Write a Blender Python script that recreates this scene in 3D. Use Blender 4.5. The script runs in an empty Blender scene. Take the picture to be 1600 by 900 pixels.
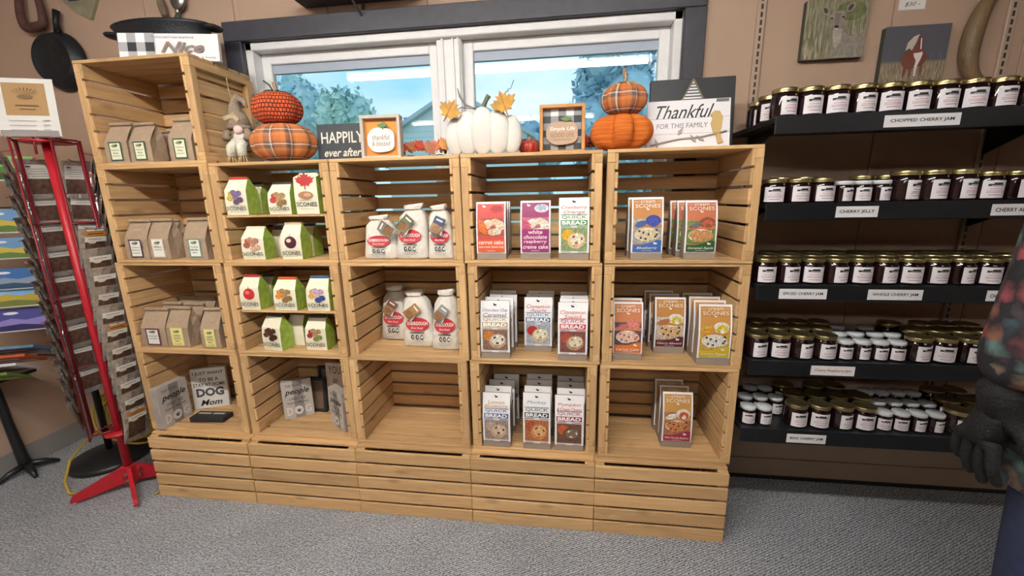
import bpy, bmesh, math, random
from mathutils import Vector, Matrix, Euler
random.seed(7)
R = math.radians
SC = bpy.context.scene
COL = SC.collection
PI = math.pi
# ------------------------------------------------------------------ camera, world, exposure
CAM = Vector((1.722, -1.349, 1.219)); FPX = 634.4
cam_d = bpy.data.cameras.new('camera'); cam = bpy.data.objects.new('camera', cam_d); COL.objects.link(cam)
cam.location = CAM; cam.rotation_euler = (R(77.6), R(1.09), R(7.32))
cam_d.sensor_width = 36; cam_d.lens = 36*FPX/1600; cam_d.clip_start = .02; cam_d.clip_end = 300
SC.camera = cam
SC.view_settings.view_transform = 'Standard'; SC.view_settings.look = 'None'
SC.view_settings.gamma = 1; SC.view_settings.use_curve_mapping = False
SC.view_settings.exposure = 0.42
CM = cam.rotation_euler.to_matrix()
def un(u, v, ax, val):
    """pixel of the photograph -> point on the plane ax = val"""
    d = CM @ Vector(((u-800)/FPX, -(v-450)/FPX, -1)); i = 'xyz'.index(ax)
    return CAM + d*((val-CAM[i])/d[i])
world = bpy.data.worlds.new('sky'); SC.world = world; world.use_nodes = True
nt = world.node_tree; nt.nodes.clear()
wo = nt.nodes.new('ShaderNodeOutputWorld'); bg = nt.nodes.new('ShaderNodeBackground')
tc = nt.nodes.new('ShaderNodeTexCoord'); nz = nt.nodes.new('ShaderNodeTexNoise'); cr = nt.nodes.new('ShaderNodeValToRGB')
mp = nt.nodes.new('ShaderNodeMapping'); mp.inputs['Scale'].default_value = (1, 1, 3.2)
nz.inputs['Scale'].default_value = 2.1; nz.inputs['Detail'].default_value = 5; nz.inputs['Roughness'].default_value = .5
cr.color_ramp.elements[0].position = .36; cr.color_ramp.elements[0].color = (.34, .70, .95, 1)
cr.color_ramp.elements[1].position = .6; cr.color_ramp.elements[1].color = (.80, .95, 1, 1)
nt.links.new(tc.outputs['Generated'], mp.inputs[0]); nt.links.new(mp.outputs[0], nz.inputs['Vector'])
nt.links.new(nz.outputs['Fac'], cr.inputs[0]); nt.links.new(cr.outputs[0], bg.inputs[0])
bg.inputs[1].default_value = .92; nt.links.new(bg.outputs[0], wo.inputs[0])

# ------------------------------------------------------------------ materials
MATS = {}
def hexc(h):
    if isinstance(h, (tuple, list)): return tuple(h[:3])
    h = h.lstrip('#'); f = lambda c: c/12.92 if c <= .04045 else ((c+.055)/1.055)**2.4
    return tuple(f(int(h[i:i+2], 16)/255) for i in (0, 2, 4))
def mat(name, c='#888888', rough=.6, metal=0., var=0., vscale=40., bump=0., bscale=120., c2=None, trans=0., emit=0., stretch=None, spec=.5, coat=0., ior=1.45, objvar=0.):
    """cached principled material with optional procedural noise colour / bump"""
    if name in MATS: return MATS[name]
    m = bpy.data.materials.new(name); m.use_nodes = True; n = m.node_tree; b = n.nodes['Principled BSDF']
    c = hexc(c); b.inputs['Base Color'].default_value = (*c, 1); b.inputs['Roughness'].default_value = rough
    b.inputs['Metallic'].default_value = metal; b.inputs['Specular IOR Level'].default_value = spec
    b.inputs['Coat Weight'].default_value = coat; b.inputs['IOR'].default_value = ior
    b.inputs['Transmission Weight'].default_value = trans
    m.diffuse_color = (*c, 1)
    if emit: b.inputs['Emission Color'].default_value = (*c, 1); b.inputs['Emission Strength'].default_value = emit
    if var or bump or objvar:
        t = n.nodes.new('ShaderNodeTexCoord'); mm = n.nodes.new('ShaderNodeMapping'); mm.inputs['Scale'].default_value = stretch or (1, 1, 1)
        n.links.new(t.outputs['Object'], mm.inputs[0])
        last = None
        if var or objvar:
            z = n.nodes.new('ShaderNodeTexNoise'); z.inputs['Scale'].default_value = vscale; z.inputs['Detail'].default_value = 4
            n.links.new(mm.outputs[0], z.inputs['Vector'])
            mx = n.nodes.new('ShaderNodeMix'); mx.data_type = 'RGBA'
            d = hexc(c2) if c2 else tuple(x*(1-var) for x in c); u = c if c2 else tuple(min(1, x*(1+var*.6)) for x in c)
            mx.inputs[6].default_value = (*d, 1); mx.inputs[7].default_value = (*u, 1)
            rr = n.nodes.new('ShaderNodeMapRange'); rr.inputs[1].default_value = .3; rr.inputs[2].default_value = .7
            n.links.new(z.outputs['Fac'], rr.inputs[0]); n.links.new(rr.outputs[0], mx.inputs[0])
            last = mx.outputs[2]
            if objvar:
                oi = n.nodes.new('ShaderNodeObjectInfo'); hs = n.nodes.new('ShaderNodeHueSaturation')
                r2 = n.nodes.new('ShaderNodeMapRange'); r2.inputs[3].default_value = 1-objvar; r2.inputs[4].default_value = 1+objvar
                n.links.new(oi.outputs['Random'], r2.inputs[0]); n.links.new(r2.outputs[0], hs.inputs['Value']); n.links.new(last, hs.inputs['Color']); last = hs.outputs[0]
            n.links.new(last, b.inputs['Base Color'])
        if bump:
            z2 = n.nodes.new('ShaderNodeTexNoise'); z2.inputs['Scale'].default_value = bscale; z2.inputs['Detail'].default_value = 3
            n.links.new(mm.outputs[0], z2.inputs['Vector']); bp = n.nodes.new('ShaderNodeBump'); bp.inputs['Strength'].default_value = bump; bp.inputs['Distance'].default_value = .01
            n.links.new(z2.outputs['Fac'], bp.inputs['Height']); n.links.new(bp.outputs[0], b.inputs['Normal'])
    MATS[name] = m; return m
def ink(h, rough=.55):
    k = 'ink_'+(h if isinstance(h, str) else '%.2f_%.2f_%.2f' % h)+('' if rough == .55 else '_%.2f' % rough)
    return mat(k, h, rough)
def wood_mat(name, ca, cb, cc, objv=.16, rough=.55):
    """lengthwise grain along local X, knots, per-piece tone"""
    m = bpy.data.materials.new(name); m.use_nodes = True; n = m.node_tree; b = n.nodes['Principled BSDF']; L = n.links.new
    t = n.nodes.new('ShaderNodeTexCoord'); oi = n.nodes.new('ShaderNodeObjectInfo')
    off = n.nodes.new('ShaderNodeVectorMath'); off.operation = 'ADD'
    sc = n.nodes.new('ShaderNodeMath'); sc.operation = 'MULTIPLY'; sc.inputs[1].default_value = 37.
    L(oi.outputs['Random'], sc.inputs[0]); L(t.outputs['Object'], off.inputs[0]); L(sc.outputs[0], off.inputs[1])
    mm = n.nodes.new('ShaderNodeMapping'); mm.inputs['Scale'].default_value = (2.2, 26, 26); L(off.outputs[0], mm.inputs[0])
    z = n.nodes.new('ShaderNodeTexNoise'); z.inputs['Scale'].default_value = 1.5; z.inputs['Detail'].default_value = 5; z.inputs['Distortion'].default_value = 1.6; L(mm.outputs[0], z.inputs['Vector'])
    cr = n.nodes.new('ShaderNodeValToRGB'); e = cr.color_ramp.elements
    e[0].position = .3; e[0].color = (*hexc(ca), 1); e[1].position = .72; e[1].color = (*hexc(cc), 1)
    x = e.new(.5); x.color = (*hexc(cb), 1); L(z.outputs['Fac'], cr.inputs[0])
    m2 = n.nodes.new('ShaderNodeMapping'); m2.inputs['Scale'].default_value = (5, 13, 13); L(off.outputs[0], m2.inputs[0])
    vo = n.nodes.new('ShaderNodeTexVoronoi'); vo.inputs['Scale'].default_value = 1.; L(m2.outputs[0], vo.inputs['Vector'])
    kr = n.nodes.new('ShaderNodeMapRange'); kr.inputs[1].default_value = .06; kr.inputs[2].default_value = .19; kr.inputs[3].default_value = .4; kr.inputs[4].default_value = 0.; L(vo.outputs['Distance'], kr.inputs[0])
    mx = n.nodes.new('ShaderNodeMix'); mx.data_type = 'RGBA'; mx.inputs[7].default_value = (*[q*.32 for q in hexc(ca)], 1); L(kr.outputs[0], mx.inputs[0]); L(cr.outputs[0], mx.inputs[6])
    hs = n.nodes.new('ShaderNodeHueSaturation'); r2 = n.nodes.new('ShaderNodeMapRange'); r2.inputs[3].default_value = 1-objv; r2.inputs[4].default_value = 1+objv
    L(oi.outputs['Random'], r2.inputs[0]); L(r2.outputs[0], hs.inputs['Value']); L(mx.outputs[2], hs.inputs['Color']); L(hs.outputs[0], b.inputs['Base Color'])
    b.inputs['Roughness'].default_value = rough; b.inputs['Specular IOR Level'].default_value = .35
    bp = n.nodes.new('ShaderNodeBump'); bp.inputs['Strength'].default_value = .12; bp.inputs['Distance'].default_value = .004; L(z.outputs['Fac'], bp.inputs['Height']); L(bp.outputs[0], b.inputs['Normal'])
    m.diffuse_color = (*hexc(cb), 1); MATS[name] = m; return m
M_CRATE = wood_mat('crate_wood', '#BC966A', '#C8A272', '#D2AF80', .14)
M_LIGHTWOOD = wood_mat('pale_wood', '#B98F5E', '#CFA673', '#DDBB8C', .05)

# ------------------------------------------------------------------ mesh builder
class MB:
    def __init__(s): s.v = []; s.f = []; s.m = []; s.mats = []; s.sm = []
    def mi(s, m):
        if m not in s.mats: s.mats.append(m)
        return s.mats.index(m)
    def add(s, vs, fs, m, smooth=False):
        o = len(s.v); s.v += [tuple(v) for v in vs]; k = s.mi(m)
        for f in fs: s.f.append([o+i for i in f]); s.m.append(k); s.sm.append(smooth)
    def box(s, x0, y0, z0, x1, y1, z1, m, ch=0., M=None):
        if ch <= 0:
            vs = [(x, y, z) for z in (z0, z1) for y in (y0, y1) for x in (x0, x1)]
            fs = [(0, 2, 3, 1), (4, 5, 7, 6), (0, 1, 5, 4), (2, 6, 7, 3), (0, 4, 6, 2), (1, 3, 7, 5)]
        else:
            vs = []; idx = {}
            X = (x0, x1); Y = (y0, y1); Z = (z0, z1)
            for i in (0, 1):
                for j in (0, 1):
                    for k in (0, 1):
                        p = (X[i], Y[j], Z[k]); sg = (1-2*i, 1-2*j, 1-2*k)
                        for a in range(3):
                            q = [p[b] + (0 if b == a else sg[b]*ch) for b in range(3)]
                            idx[(i, j, k, a)] = len(vs); vs.append(q)
            fs = []
            for a in range(3):
                b, c = (a+1) % 3, (a+2) % 3
                for s_ in (0, 1):
                    def g(pb, pc):
                        t = [0, 0, 0]; t[a] = s_; t[b] = pb; t[c] = pc; return idx[(*t, a)]
                    q = [g(0, 0), g(1, 0), g(1, 1), g(0, 1)]; fs.append(q if s_ else q[::-1])
                for sb in (0, 1):
                    for sc in (0, 1):
                        t0 = [0, 0, 0]; t1 = [0, 0, 0]; t0[b] = t1[b] = sb; t0[c] = t1[c] = sc; t1[a] = 1
                        q = [idx[(*t0, b)], idx[(*t1, b)], idx[(*t1, c)], idx[(*t0, c)]]
                        fs.append(q if sb != sc else q[::-1])
            for i in (0, 1):
                for j in (0, 1):
                    for k in (0, 1):
                        q = [idx[(i, j, k, a)] for a in range(3)]; fs.append(q if (i+j+k) % 2 else q[::-1])
        if M: vs = [M @ Vector(v) for v in vs]
        s.add(vs, fs, m); return s
    def lathe(s, prof, m, n=20, M=None, smooth=True, caps=True):
        vs = []; fs = []
        for r, z in prof:
            for i in range(n): a = 2*PI*i/n; vs.append((r*math.cos(a), r*math.sin(a), z))
        for j in range(len(prof)-1):
            for i in range(n): fs.append((j*n+i, j*n+(i+1) % n, (j+1)*n+(i+1) % n, (j+1)*n+i))
        if M: vs = [M @ Vector(v) for v in vs]
        s.add(vs, fs, m, smooth)
        if caps:
            o = len(s.v); k = s.mi(m); b = o-len(vs)
            if prof[0][0] > 1e-5: s.f.append([b+i for i in range(n)][::-1]); s.m.append(k); s.sm.append(False)
            if prof[-1][0] > 1e-5: s.f.append([b+(len(prof)-1)*n+i for i in range(n)]); s.m.append(k); s.sm.append(False)
        return s
    def tube(s, pts, r, m, n=8, caps=True, smooth=True):
        pts = [Vector(p) for p in pts]; rs = r if isinstance(r, (list, tuple)) else [r]*len(pts); vs = []; fs = []
        ref = None
        for i, p in enumerate(pts):
            t = (pts[min(i+1, len(pts)-1)]-pts[max(i-1, 0)])
            t = t.normalized() if t.length > 1e-9 else Vector((0, 0, 1))
            if ref is None: ref = Vector((0, 0, 1)) if abs(t.z) < .9 else Vector((1, 0, 0))
            a = (ref - t*ref.dot(t)).normalized(); b = t.cross(a); ref = a
            for k in range(n): w = 2*PI*k/n; vs.append(p + (a*math.cos(w)+b*math.sin(w))*rs[i])
        for j in range(len(pts)-1):
            for i in range(n): fs.append((j*n+i, j*n+(i+1) % n, (j+1)*n+(i+1) % n, (j+1)*n+i))
        if caps: fs += [tuple(range(n))[::-1], tuple((len(pts)-1)*n+i for i in range(n))]
        s.add(vs, fs, m, smooth); return s
    def ell(s, c, r, m, n=14, k=8, M=None):
        c = Vector(c); prof = []; vs = [];fs = []
        for j in range(k+1):
            t = PI*j/k
            for i in range(n):
                a = 2*PI*i/n; v = Vector((r[0]*math.sin(t)*math.cos(a), r[1]*math.sin(t)*math.sin(a), -r[2]*math.cos(t)))
                vs.append(c + (M @ v if M else v))
        for j in range(k):
            for i in range(n): fs.append((j*n+i, j*n+(i+1) % n, (j+1)*n+(i+1) % n, (j+1)*n+i))
        s.add(vs, fs, m, True); return s
    def prism(s, poly, y0, y1, m, mside=None, M=None):
        """outline in XZ extruded from y0 to y1 (front is y0)"""
        n = len(poly); a = sum(poly[i][0]*poly[(i+1) % n][1]-poly[(i+1) % n][0]*poly[i][1] for i in range(n))
        if a < 0: poly = poly[::-1]
        vs = [(x, y0, z) for x, z in poly]+[(x, y1, z) for x, z in poly]
        if M: vs = [M @ Vector(v) for v in vs]
        s.add(vs, [tuple(range(n)), tuple(range(2*n-1, n-1, -1))], m)
        o = len(s.v)-2*n; k = s.mi(mside or m)
        for i in range(n): j = (i+1) % n; s.f.append([o+i, o+n+i, o+n+j, o+j]); s.m.append(k); s.sm.append(False)
        return s
    def mesh(s, name):
        me = bpy.data.meshes.new(name); me.from_pydata(s.v, [], s.f)
        for m in s.mats: me.materials.append(m)
        me.polygons.foreach_set('material_index', s.m); me.polygons.foreach_set('use_smooth', s.sm); me.update(); return me
    def build(s, name, parent=None, loc=(0, 0, 0), rot=(0, 0, 0)): return obj(name, s.mesh(name), parent, loc, rot)
def obj(name, me, parent=None, loc=(0, 0, 0), rot=(0, 0, 0)):
    o = bpy.data.objects.new(name, me); COL.objects.link(o); o.parent = parent; o.location = loc; o.rotation_euler = rot; return o
def thing(name, label, cat, loc=(0, 0, 0), rot=(0, 0, 0), group=None):
    o = bpy.data.objects.new(name, None); COL.objects.link(o); o.empty_display_size = .05; o.location = loc; o.rotation_euler = rot; return tag(o, label, cat, group)
def tag(o, label, cat, group=None):
    o['label'] = label; o['category'] = cat
    if group: o['group'] = group
    return o
def struct(o): o['kind'] = 'structure'; return o
def dup(root, label, loc=None, rot=None, group=None):
    r = root.copy(); COL.objects.link(r)
    if loc is not None: r.location = loc
    if rot is not None: r.rotation_euler = rot
    r['label'] = label
    if group: r['group'] = group
    for ch in list(root.children):
        c = ch.copy(); COL.objects.link(c); c.parent = r
        for g in list(ch.children): d = g.copy(); COL.objects.link(d); d.parent = c
    return r
def TM(x=0, y=0, z=0, rx=0, ry=0, rz=0): return Matrix.Translation((x, y, z)) @ Euler((rx, ry, rz)).to_matrix().to_4x4()
ORD = ['first', 'second', 'third', 'fourth', 'fifth', 'sixth', 'seventh', 'eighth', 'ninth', 'tenth', 'eleventh', 'twelfth', 'thirteenth', 'fourteenth', 'fifteenth']
def lerp(a, b, t): return a+(b-a)*t

# ------------------------------------------------------------------ flat print: 2D artwork laid on a panel
GLY = {}
def glyphs(txt, shear=0., bold=0.):
    k = (txt, shear, bold)
    if k in GLY: return GLY[k]
    c = bpy.data.curves.new('t', 'FONT'); c.body = txt; c.size = 1; c.shear = shear; c.offset = bold; c.resolution_u = 2; c.align_x = 'LEFT'
    o = bpy.data.objects.new('t', c); COL.objects.link(o); me = bpy.data.meshes.new_from_object(o)
    vs = [(v.co.x, v.co.y) for v in me.vertices]; fs = [tuple(p.vertices) for p in me.polygons]
    bpy.data.objects.remove(o); bpy.data.curves.remove(c); bpy.data.meshes.remove(me)
    x0 = min(v[0] for v in vs); x1 = max(v[0] for v in vs); y0 = min(v[1] for v in vs); y1 = max(v[1] for v in vs)
    GLY[k] = (vs, fs, x0, x1, y0, y1); return GLY[k]
class Art:
    """artwork in panel units (u right, v up, both in metres); later items lie on top"""
    def __init__(s): s.it = []
    def poly(s, pts, c): s.it.append((list(pts), [tuple(range(len(pts)))], c)); return s
    def rect(s, x0, y0, x1, y1, c, nv=1):
        vs = []; fs = []
        for j in range(nv+1):
            y = lerp(y0, y1, j/nv); vs += [(x0, y), (x1, y)]
            if j: fs.append((2*j-2, 2*j-1, 2*j+1, 2*j))
        s.it.append((vs, fs, c)); return s
    def ell(s, cx, cy, rx, ry, c, n=14, rot=0.):
        ca, sa = math.cos(rot), math.sin(rot); P = []
        for i in range(n): a = 2*PI*i/n; x = rx*math.cos(a); y = ry*math.sin(a); P.append((cx+x*ca-y*sa, cy+x*sa+y*ca))
        return s.poly(P, c)
    def text(s, t, cx, cy, w=None, h=None, c='#111111', shear=0., bold=0., rot=0., dz=None):
        """fit text into width w and/or height h, centred"""
        vs, fs, x0, x1, y0, y1 = glyphs(t, shear, bold)
        sy = h/(y1-y0) if h else w/(x1-x0); sx = w/(x1-x0) if w else sy
        ca, sa = math.cos(rot), math.sin(rot); P = []
        for x, y in vs: a = (x-(x0+x1)/2)*sx; b = (y-(y0+y1)/2)*sy; P.append((cx+a*ca-b*sa, cy+a*sa+b*ca))
        s.it.append((P, fs, c)); return s
    def build(s, name, parent, fn=None, loc=(0, 0, 0), rot=(0, 0, 0), step=.00025, base=.0006, rough=.5, label=None):
        """default mapping: panel in the XZ plane facing -Y"""
        fn = fn or (lambda u, v, d: (u, -d, v)); mb = MB()
        for i, (P, fs, c) in enumerate(s.it):
            d = base+i*step; mb.add([fn(u, v, d) for u, v in P], fs, ink(c, rough) if isinstance(c, (str, tuple)) else c)
        o = mb.build(name, parent, loc, rot)
        if label: o['label'] = label
        return o
# ------------------------------------------------------------------ room
WY = .345            # face of the window wall
X0, X1, Y1, ZC = -.86, 6.2, -4.6, 2.36
# carpet: ribbed grey loop pile
def carpet():
    m = bpy.data.materials.new('grey_carpet'); m.use_nodes = True; n = m.node_tree; b = n.nodes['Principled BSDF']; L = n.links.new
    t = n.nodes.new('ShaderNodeTexCoord'); mp = n.nodes.new('ShaderNodeMapping'); mp.inputs['Rotation'].default_value = (0, 0, R(62)); mp.inputs['Scale'].default_value = (1, 1, 1); L(t.outputs['Object'], mp.inputs[0])
    w = n.nodes.new('ShaderNodeTexWave'); w.inputs['Scale'].default_value = 40; w.inputs['Distortion'].default_value = 5.; w.inputs['Detail'].default_value = 2; w.inputs['Detail Scale'].default_value = 3; L(mp.outputs[0], w.inputs['Vector'])
    z = n.nodes.new('ShaderNodeTexNoise'); z.inputs['Scale'].default_value = 150; z.inputs['Detail'].default_value = 3; L(t.outputs['Object'], z.inputs['Vector'])
    z2 = n.nodes.new('ShaderNodeTexNoise'); z2.inputs['Scale'].default_value = 3; z2.inputs['Detail'].default_value = 3; L(t.outputs['Object'], z2.inputs['Vector'])
    a = n.nodes.new('ShaderNodeMath'); a.operation = 'MULTIPLY_ADD'; a.inputs[1].default_value = .42; L(w.outputs['Fac'], a.inputs[0]); L(z.outputs['Fac'], a.inputs[2])
    cr = n.nodes.new('ShaderNodeValToRGB'); e = cr.color_ramp.elements; e[0].position = .35; e[0].color = (*hexc('#505359'), 1); e[1].position = 1.0; e[1].color = (*hexc('#D8DBE0'), 1); x = e.new(.68); x.color = (*hexc('#9DA0A6'), 1)
    L(a.outputs[0], cr.inputs[0])
    mx = n.nodes.new('ShaderNodeMix'); mx.data_type = 'RGBA'; mx.blend_type = 'MULTIPLY'; mx.inputs[0].default_value = .35; L(cr.outputs[0], mx.inputs[6]); L(z2.outputs['Fac'], mx.inputs[7])
    hs = n.nodes.new('ShaderNodeHueSaturation'); hs.inputs['Saturation'].default_value = 1.; L(mx.outputs[2], hs.inputs['Color']); L(hs.outputs[0], b.inputs['Base Color'])
    b.inputs['Roughness'].default_value = .95; b.inputs['Specular IOR Level'].default_value = .1
    bp = n.nodes.new('ShaderNodeBump'); bp.inputs['Strength'].default_value = .6; bp.inputs['Distance'].default_value = .006; L(a.outputs[0], bp.inputs['Height']); L(bp.outputs[0], b.inputs['Normal'])
    return m
struct(MB().box(X0-.1, Y1-.1, -.1, X1+.1, WY+.12, 0, carpet()).build('floor'))
M_WALL = mat('wall_paint', '#B79C88', .75, var=.05, vscale=3, bump=.12, bscale=500)
M_CEIL = mat('ceiling_paint', '#8E8880', .9, var=.04, vscale=6)
struct(MB().box(X0-.1, Y1-.1, ZC, X1+.1, WY+.12, ZC+.1, M_CEIL).build('ceiling'))
struct(MB().box(X0-.1, Y1-.1, 0, X0, WY+.12, ZC, M_WALL).build('wall_left'))
struct(MB().box(X1, Y1-.1, 0, X1+.1, WY+.12, ZC, M_WALL).build('wall_right'))
struct(MB().box(X0-.1, Y1-.1, 0, X1+.1, Y1, ZC, M_WALL).build('wall_rear'))
struct(MB().box(X0, Y1, 0, X0+.008, WY, .10, mat('vinyl_base', '#8E8A88', .5), .002).build('baseboard_left'))
# window wall: backing with an opening, faced with grooved panels
OX0, OX1, OZ0, OZ1 = .405, 2.135, 1.02, 1.865      # opening inside the dark casing
wb = MB()
for a in ((X0, 0, OX0, ZC), (OX1, 0, X1, ZC), (OX0, 0, OX1, OZ0), (OX0, OZ1, OX1, ZC)): wb.box(a[0], WY+.008, a[1], a[2], WY+.12, a[3], mat('groove', '#6E5D50', .9))
wall_back = struct(wb.build('wall_back'))
pw = .4064; edges = [X0+.02]
while edges[-1] < X1-.01: edges.append(min(X1, edges[-1]+pw))
PCACHE = {}
def panel(x0, x1, z0, z1):
    k = (round(x1-x0, 3), round(z1-z0, 3))
    if k not in PCACHE: PCACHE[k] = MB().box(0, 0, 0, k[0], .009, k[1], M_WALL, .002).mesh('panel')
    obj('panel', PCACHE[k], wall_back, (x0, WY, z0))
for a, b in zip([X0]+edges[1:-1], edges[1:]):
    a2, b2 = a+.0012, b-.0012
    if b2 <= OX0 or a2 >= OX1: panel(a2, b2, 0, ZC); continue
    if a2 < OX0: panel(a2, OX0, 0, ZC); a2 = OX0
    if b2 > OX1: panel(OX1, b2, 0, ZC); b2 = OX1
    if b2-a2 > .01: panel(a2, b2, 0, OZ0); panel(a2, b2, OZ1, ZC)
# ---- window
M_CASE = mat('dark_casing', '#3A3A43', .45, var=.15, vscale=30)
M_VINYL = mat('white_vinyl', '#E9E9EA', .4, var=.03)
win = struct(thing('window_1', 'wide twin-sash window with dark casing above the crates', 'window', (0, 0, 0))); del win['category']
cw = .075
def bar(nm, x0, z0, x1, z1, y0, y1, m, p=win, ch=.003): return MB().box(x0, y0, z0, x1, y1, z1, m, ch).build(nm, p)
bar('casing', OX0-cw, OZ1, OX1+cw, OZ1+cw, WY-.022, WY+.004, M_CASE); bar('casing', OX0-cw, OZ0-cw, OX0, OZ1, WY-.022, WY+.004, M_CASE)
bar('casing', OX1, OZ0-cw, OX1+cw, OZ1, WY-.022, WY+.004, M_CASE); bar('casing', OX0, OZ0-cw, OX1, OZ0, WY-.022, WY+.004, M_CASE)
# white jambs, head, sill
bar('jamb', OX0, OZ0, OX0+.03, OZ1, WY, WY+.12, M_VINYL); bar('jamb', OX1-.03, OZ0, OX1, OZ1, WY, WY+.12, M_VINYL)
bar('head', OX0, OZ1-.03, OX1, OZ1, WY, WY+.12, M_VINYL); bar('sill', OX0, OZ0, OX1, OZ0+.03, WY, WY+.12, M_VINYL)
MX = 1.262
bar('mullion', MX-.05, OZ0+.03, MX+.05, OZ1-.03, WY+.02, WY+.11, M_VINYL)
for q in (-.03, .012, .034): bar('mullion_bead', MX+q, OZ0+.03, MX+q+.01, OZ1-.03, WY+.012, WY+.02, M_VINYL, ch=.001)
M_GLASS = mat('window_glass', '#F4FBFF', .02, trans=1., ior=1.45, spec=.5)
for a, b in ((OX0+.03, MX-.05), (MX+.05, OX1-.03)):
    z0, z1 = OZ0+.03, OZ1-.03; w = .04; y0, y1 = WY+.05, WY+.085
    s = bar('sash', a, z0, a+w, z1, y0, y1, M_VINYL); bar('sash', b-w, z0, b, z1, y0, y1, M_VINYL); bar('sash', a+w, z0, b-w, z0+w, y0, y1, M_VINYL); bar('sash', a+w, z1-w, b-w, z1, y0, y1, M_VINYL)
    bar('shaded_track', a+w, z1-w-.035, b-w, z1-w, y0+.012, y1-.004, mat('track_shade_blue', '#A9B4C6', .5), ch=.001)  # screen track; the shade under the sash head is put into its blue-grey
    bar('pane', a+w, z0+w, b-w, z1-w, y0+.016, y0+.02, M_GLASS, ch=0)
# ---- fluorescent strip lights: the near one, plus two dim unseen ones added for fill
M_TUBE = mat('tube_glow', (1., .965, .91), .5, emit=80.); M_FILL_TUBE = mat('tube_glow_fill', (1., .965, .91), .5, emit=18.); M_FIX = mat('fixture_enamel', '#E8E6E0', .4)
def strip(x0, x1, y, z, label, glow=M_TUBE):
    t = thing('strip_light', label, 'ceiling light', ((x0+x1)/2, y, z), group='fluorescent strip lights')
    h = (x1-x0)/2
    MB().box(-h, -.06, .03, h, .06, ZC-z, M_FIX, .004).build('housing', t)
    for dy in (-.018, .018): MB().tube([(-h+.04, dy, 0), (h-.04, dy, 0)], .013, glow, 10).build('tube', t)
    for s in (-1, 1): MB().box(s*h-.02, -.055, -.025, s*h+.02, .055, .03, M_FIX, .003).build('socket_end', t)
strip(-.05, 2.36, -1.24, 2.2, 'long white fluorescent strip light on the ceiling facing the crates')
strip(2.9, 5.3, -3.1, 2.2, 'unseen fluorescent strip added for fill, farther back on the right of the ceiling', M_FILL_TUBE)  # unseen strip, added as fill from behind the camera
strip(-.3, 2.1, -3.3, 2.2, 'unseen fluorescent strip added for fill, farther back on the left of the ceiling', M_FILL_TUBE)  # second added fill strip, also out of view
# ------------------------------------------------------------------ crates
CW, CH, CD, ST = .456, .3575, .29, .011
def slatmesh(l, w, t, nm='slat'): return MB().box(-l/2, -w/2, -t/2, l/2, w/2, t/2, M_CRATE, .0015).mesh(nm)
nT = 5; pitT = (CD-.013+.0105)/nT; wT = pitT-.0105
nB = 6; pitB = (CH-.04+.009)/nB; wB = pitB-.009
nE = 6; pitE = (CH-2*ST+.008)/nE; wE = pitE-.008
me_top = slatmesh(CW, wT, ST); me_back = slatmesh(CW, wB, ST); me_end = slatmesh(CD-ST, wE, .010)
PWD = .024; me_post = slatmesh(CH-2*ST-.056, PWD, .024, 'post'); me_rail = slatmesh(CD-ST, .028, PWD, 'rail')
def jit(a=.0004): return random.uniform(-a, a)
def crate(label, loc, base=False, rotz=0.):
    """open front at local y=0; base=True lays the crate open side down with a long side to the front"""
    t = thing('wooden_crate', label, 'crate', loc, (0, 0, rotz), 'slatted wooden crates')
    def put(nm, me, x, y, z, rx=0, ry=0, rz=0):
        if base: m = Matrix.Translation((0, CH, 0)) @ Matrix.Rotation(R(90), 4, 'X') @ TM(x, y, z, rx, ry, rz)
        else: m = TM(x, y, z, rx, ry, rz)
        o = obj(nm, me, t); o.matrix_basis = m
    for i in range(nT):
        y = wT/2+i*pitT
        put('slat', me_top, CW/2+jit(), y, CH-ST/2); put('slat', me_top, CW/2+jit(), y, ST/2)
    for i in range(nB): put('slat', me_back, CW/2+jit(), CD-ST/2, .02+wB/2+i*pitB+jit(), R(90))
    for s in (0, 1):
        f = lambda x: x if s == 0 else CW-x
        for z in (ST+.014, CH-ST-.014): put('rail', me_rail, f(PWD/2), (CD-ST)/2, z, 0, 0, R(90)) if False else put('rail', me_rail, f(PWD/2), (CD-ST)/2, z, R(90), 0, R(90))
        for y in (.012, CD-ST-.012): put('post', me_post, f(PWD/2), y, CH/2, 0, R(90), R(90))
        for i in range(nE): put('slat', me_end, f(PWD+.005), (CD-ST)/2+jit(), ST+wE/2+i*pitE+jit(.0008), R(90), 0, R(90))
    return t
ZR = {4: 0., 3: CD, 2: CD+CH, 1: CD+2*CH, 0: CD+3*CH}
ZTOP = CD+3*CH; ZTOP0 = CD+4*CH
COLN = ['leftmost column', 'second column from left', 'middle column', 'second column from right', 'rightmost column']
XL = {4: [.003, .4635, .921, 1.3785, 1.836], 3: [-.011, .4555, .915, 1.382, 1.848], 2: [-.014, .457, .925, 1.389, 1.852], 1: [.003, .4605, .9205, 1.381, 1.851]}
ROWC = {1: ['holding brown paper bags below the topmost crate', 'with shelf of green scone bags under the plaid pumpkins', 'holding cloth flour sacks under the framed pumpkin', 'holding carrot cake and raspberry boxes under white pumpkin', 'holding blueberry and caramel apple scone boxes'],
 2: ['holding brown bags with yellow labels', 'with shelf of green scone bags under the maple leaf one', 'holding cloth sacks just above the empty crate', 'holding three deep rows of cinnamon bread boxes', 'holding carrot, cherry and lemon scone boxes'],
 3: ['holding dog mom sign and fallen black sign', 'holding dog signs and dark frames', 'standing empty in the middle of the display', 'holding lemon, monkey and pumpkin bread boxes', 'holding only raspberry scone boxes']}
BN = ['leftmost on the floor', 'second from left on the floor', 'in the middle of the floor row', 'second from right on the floor', 'rightmost on the floor']
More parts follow.
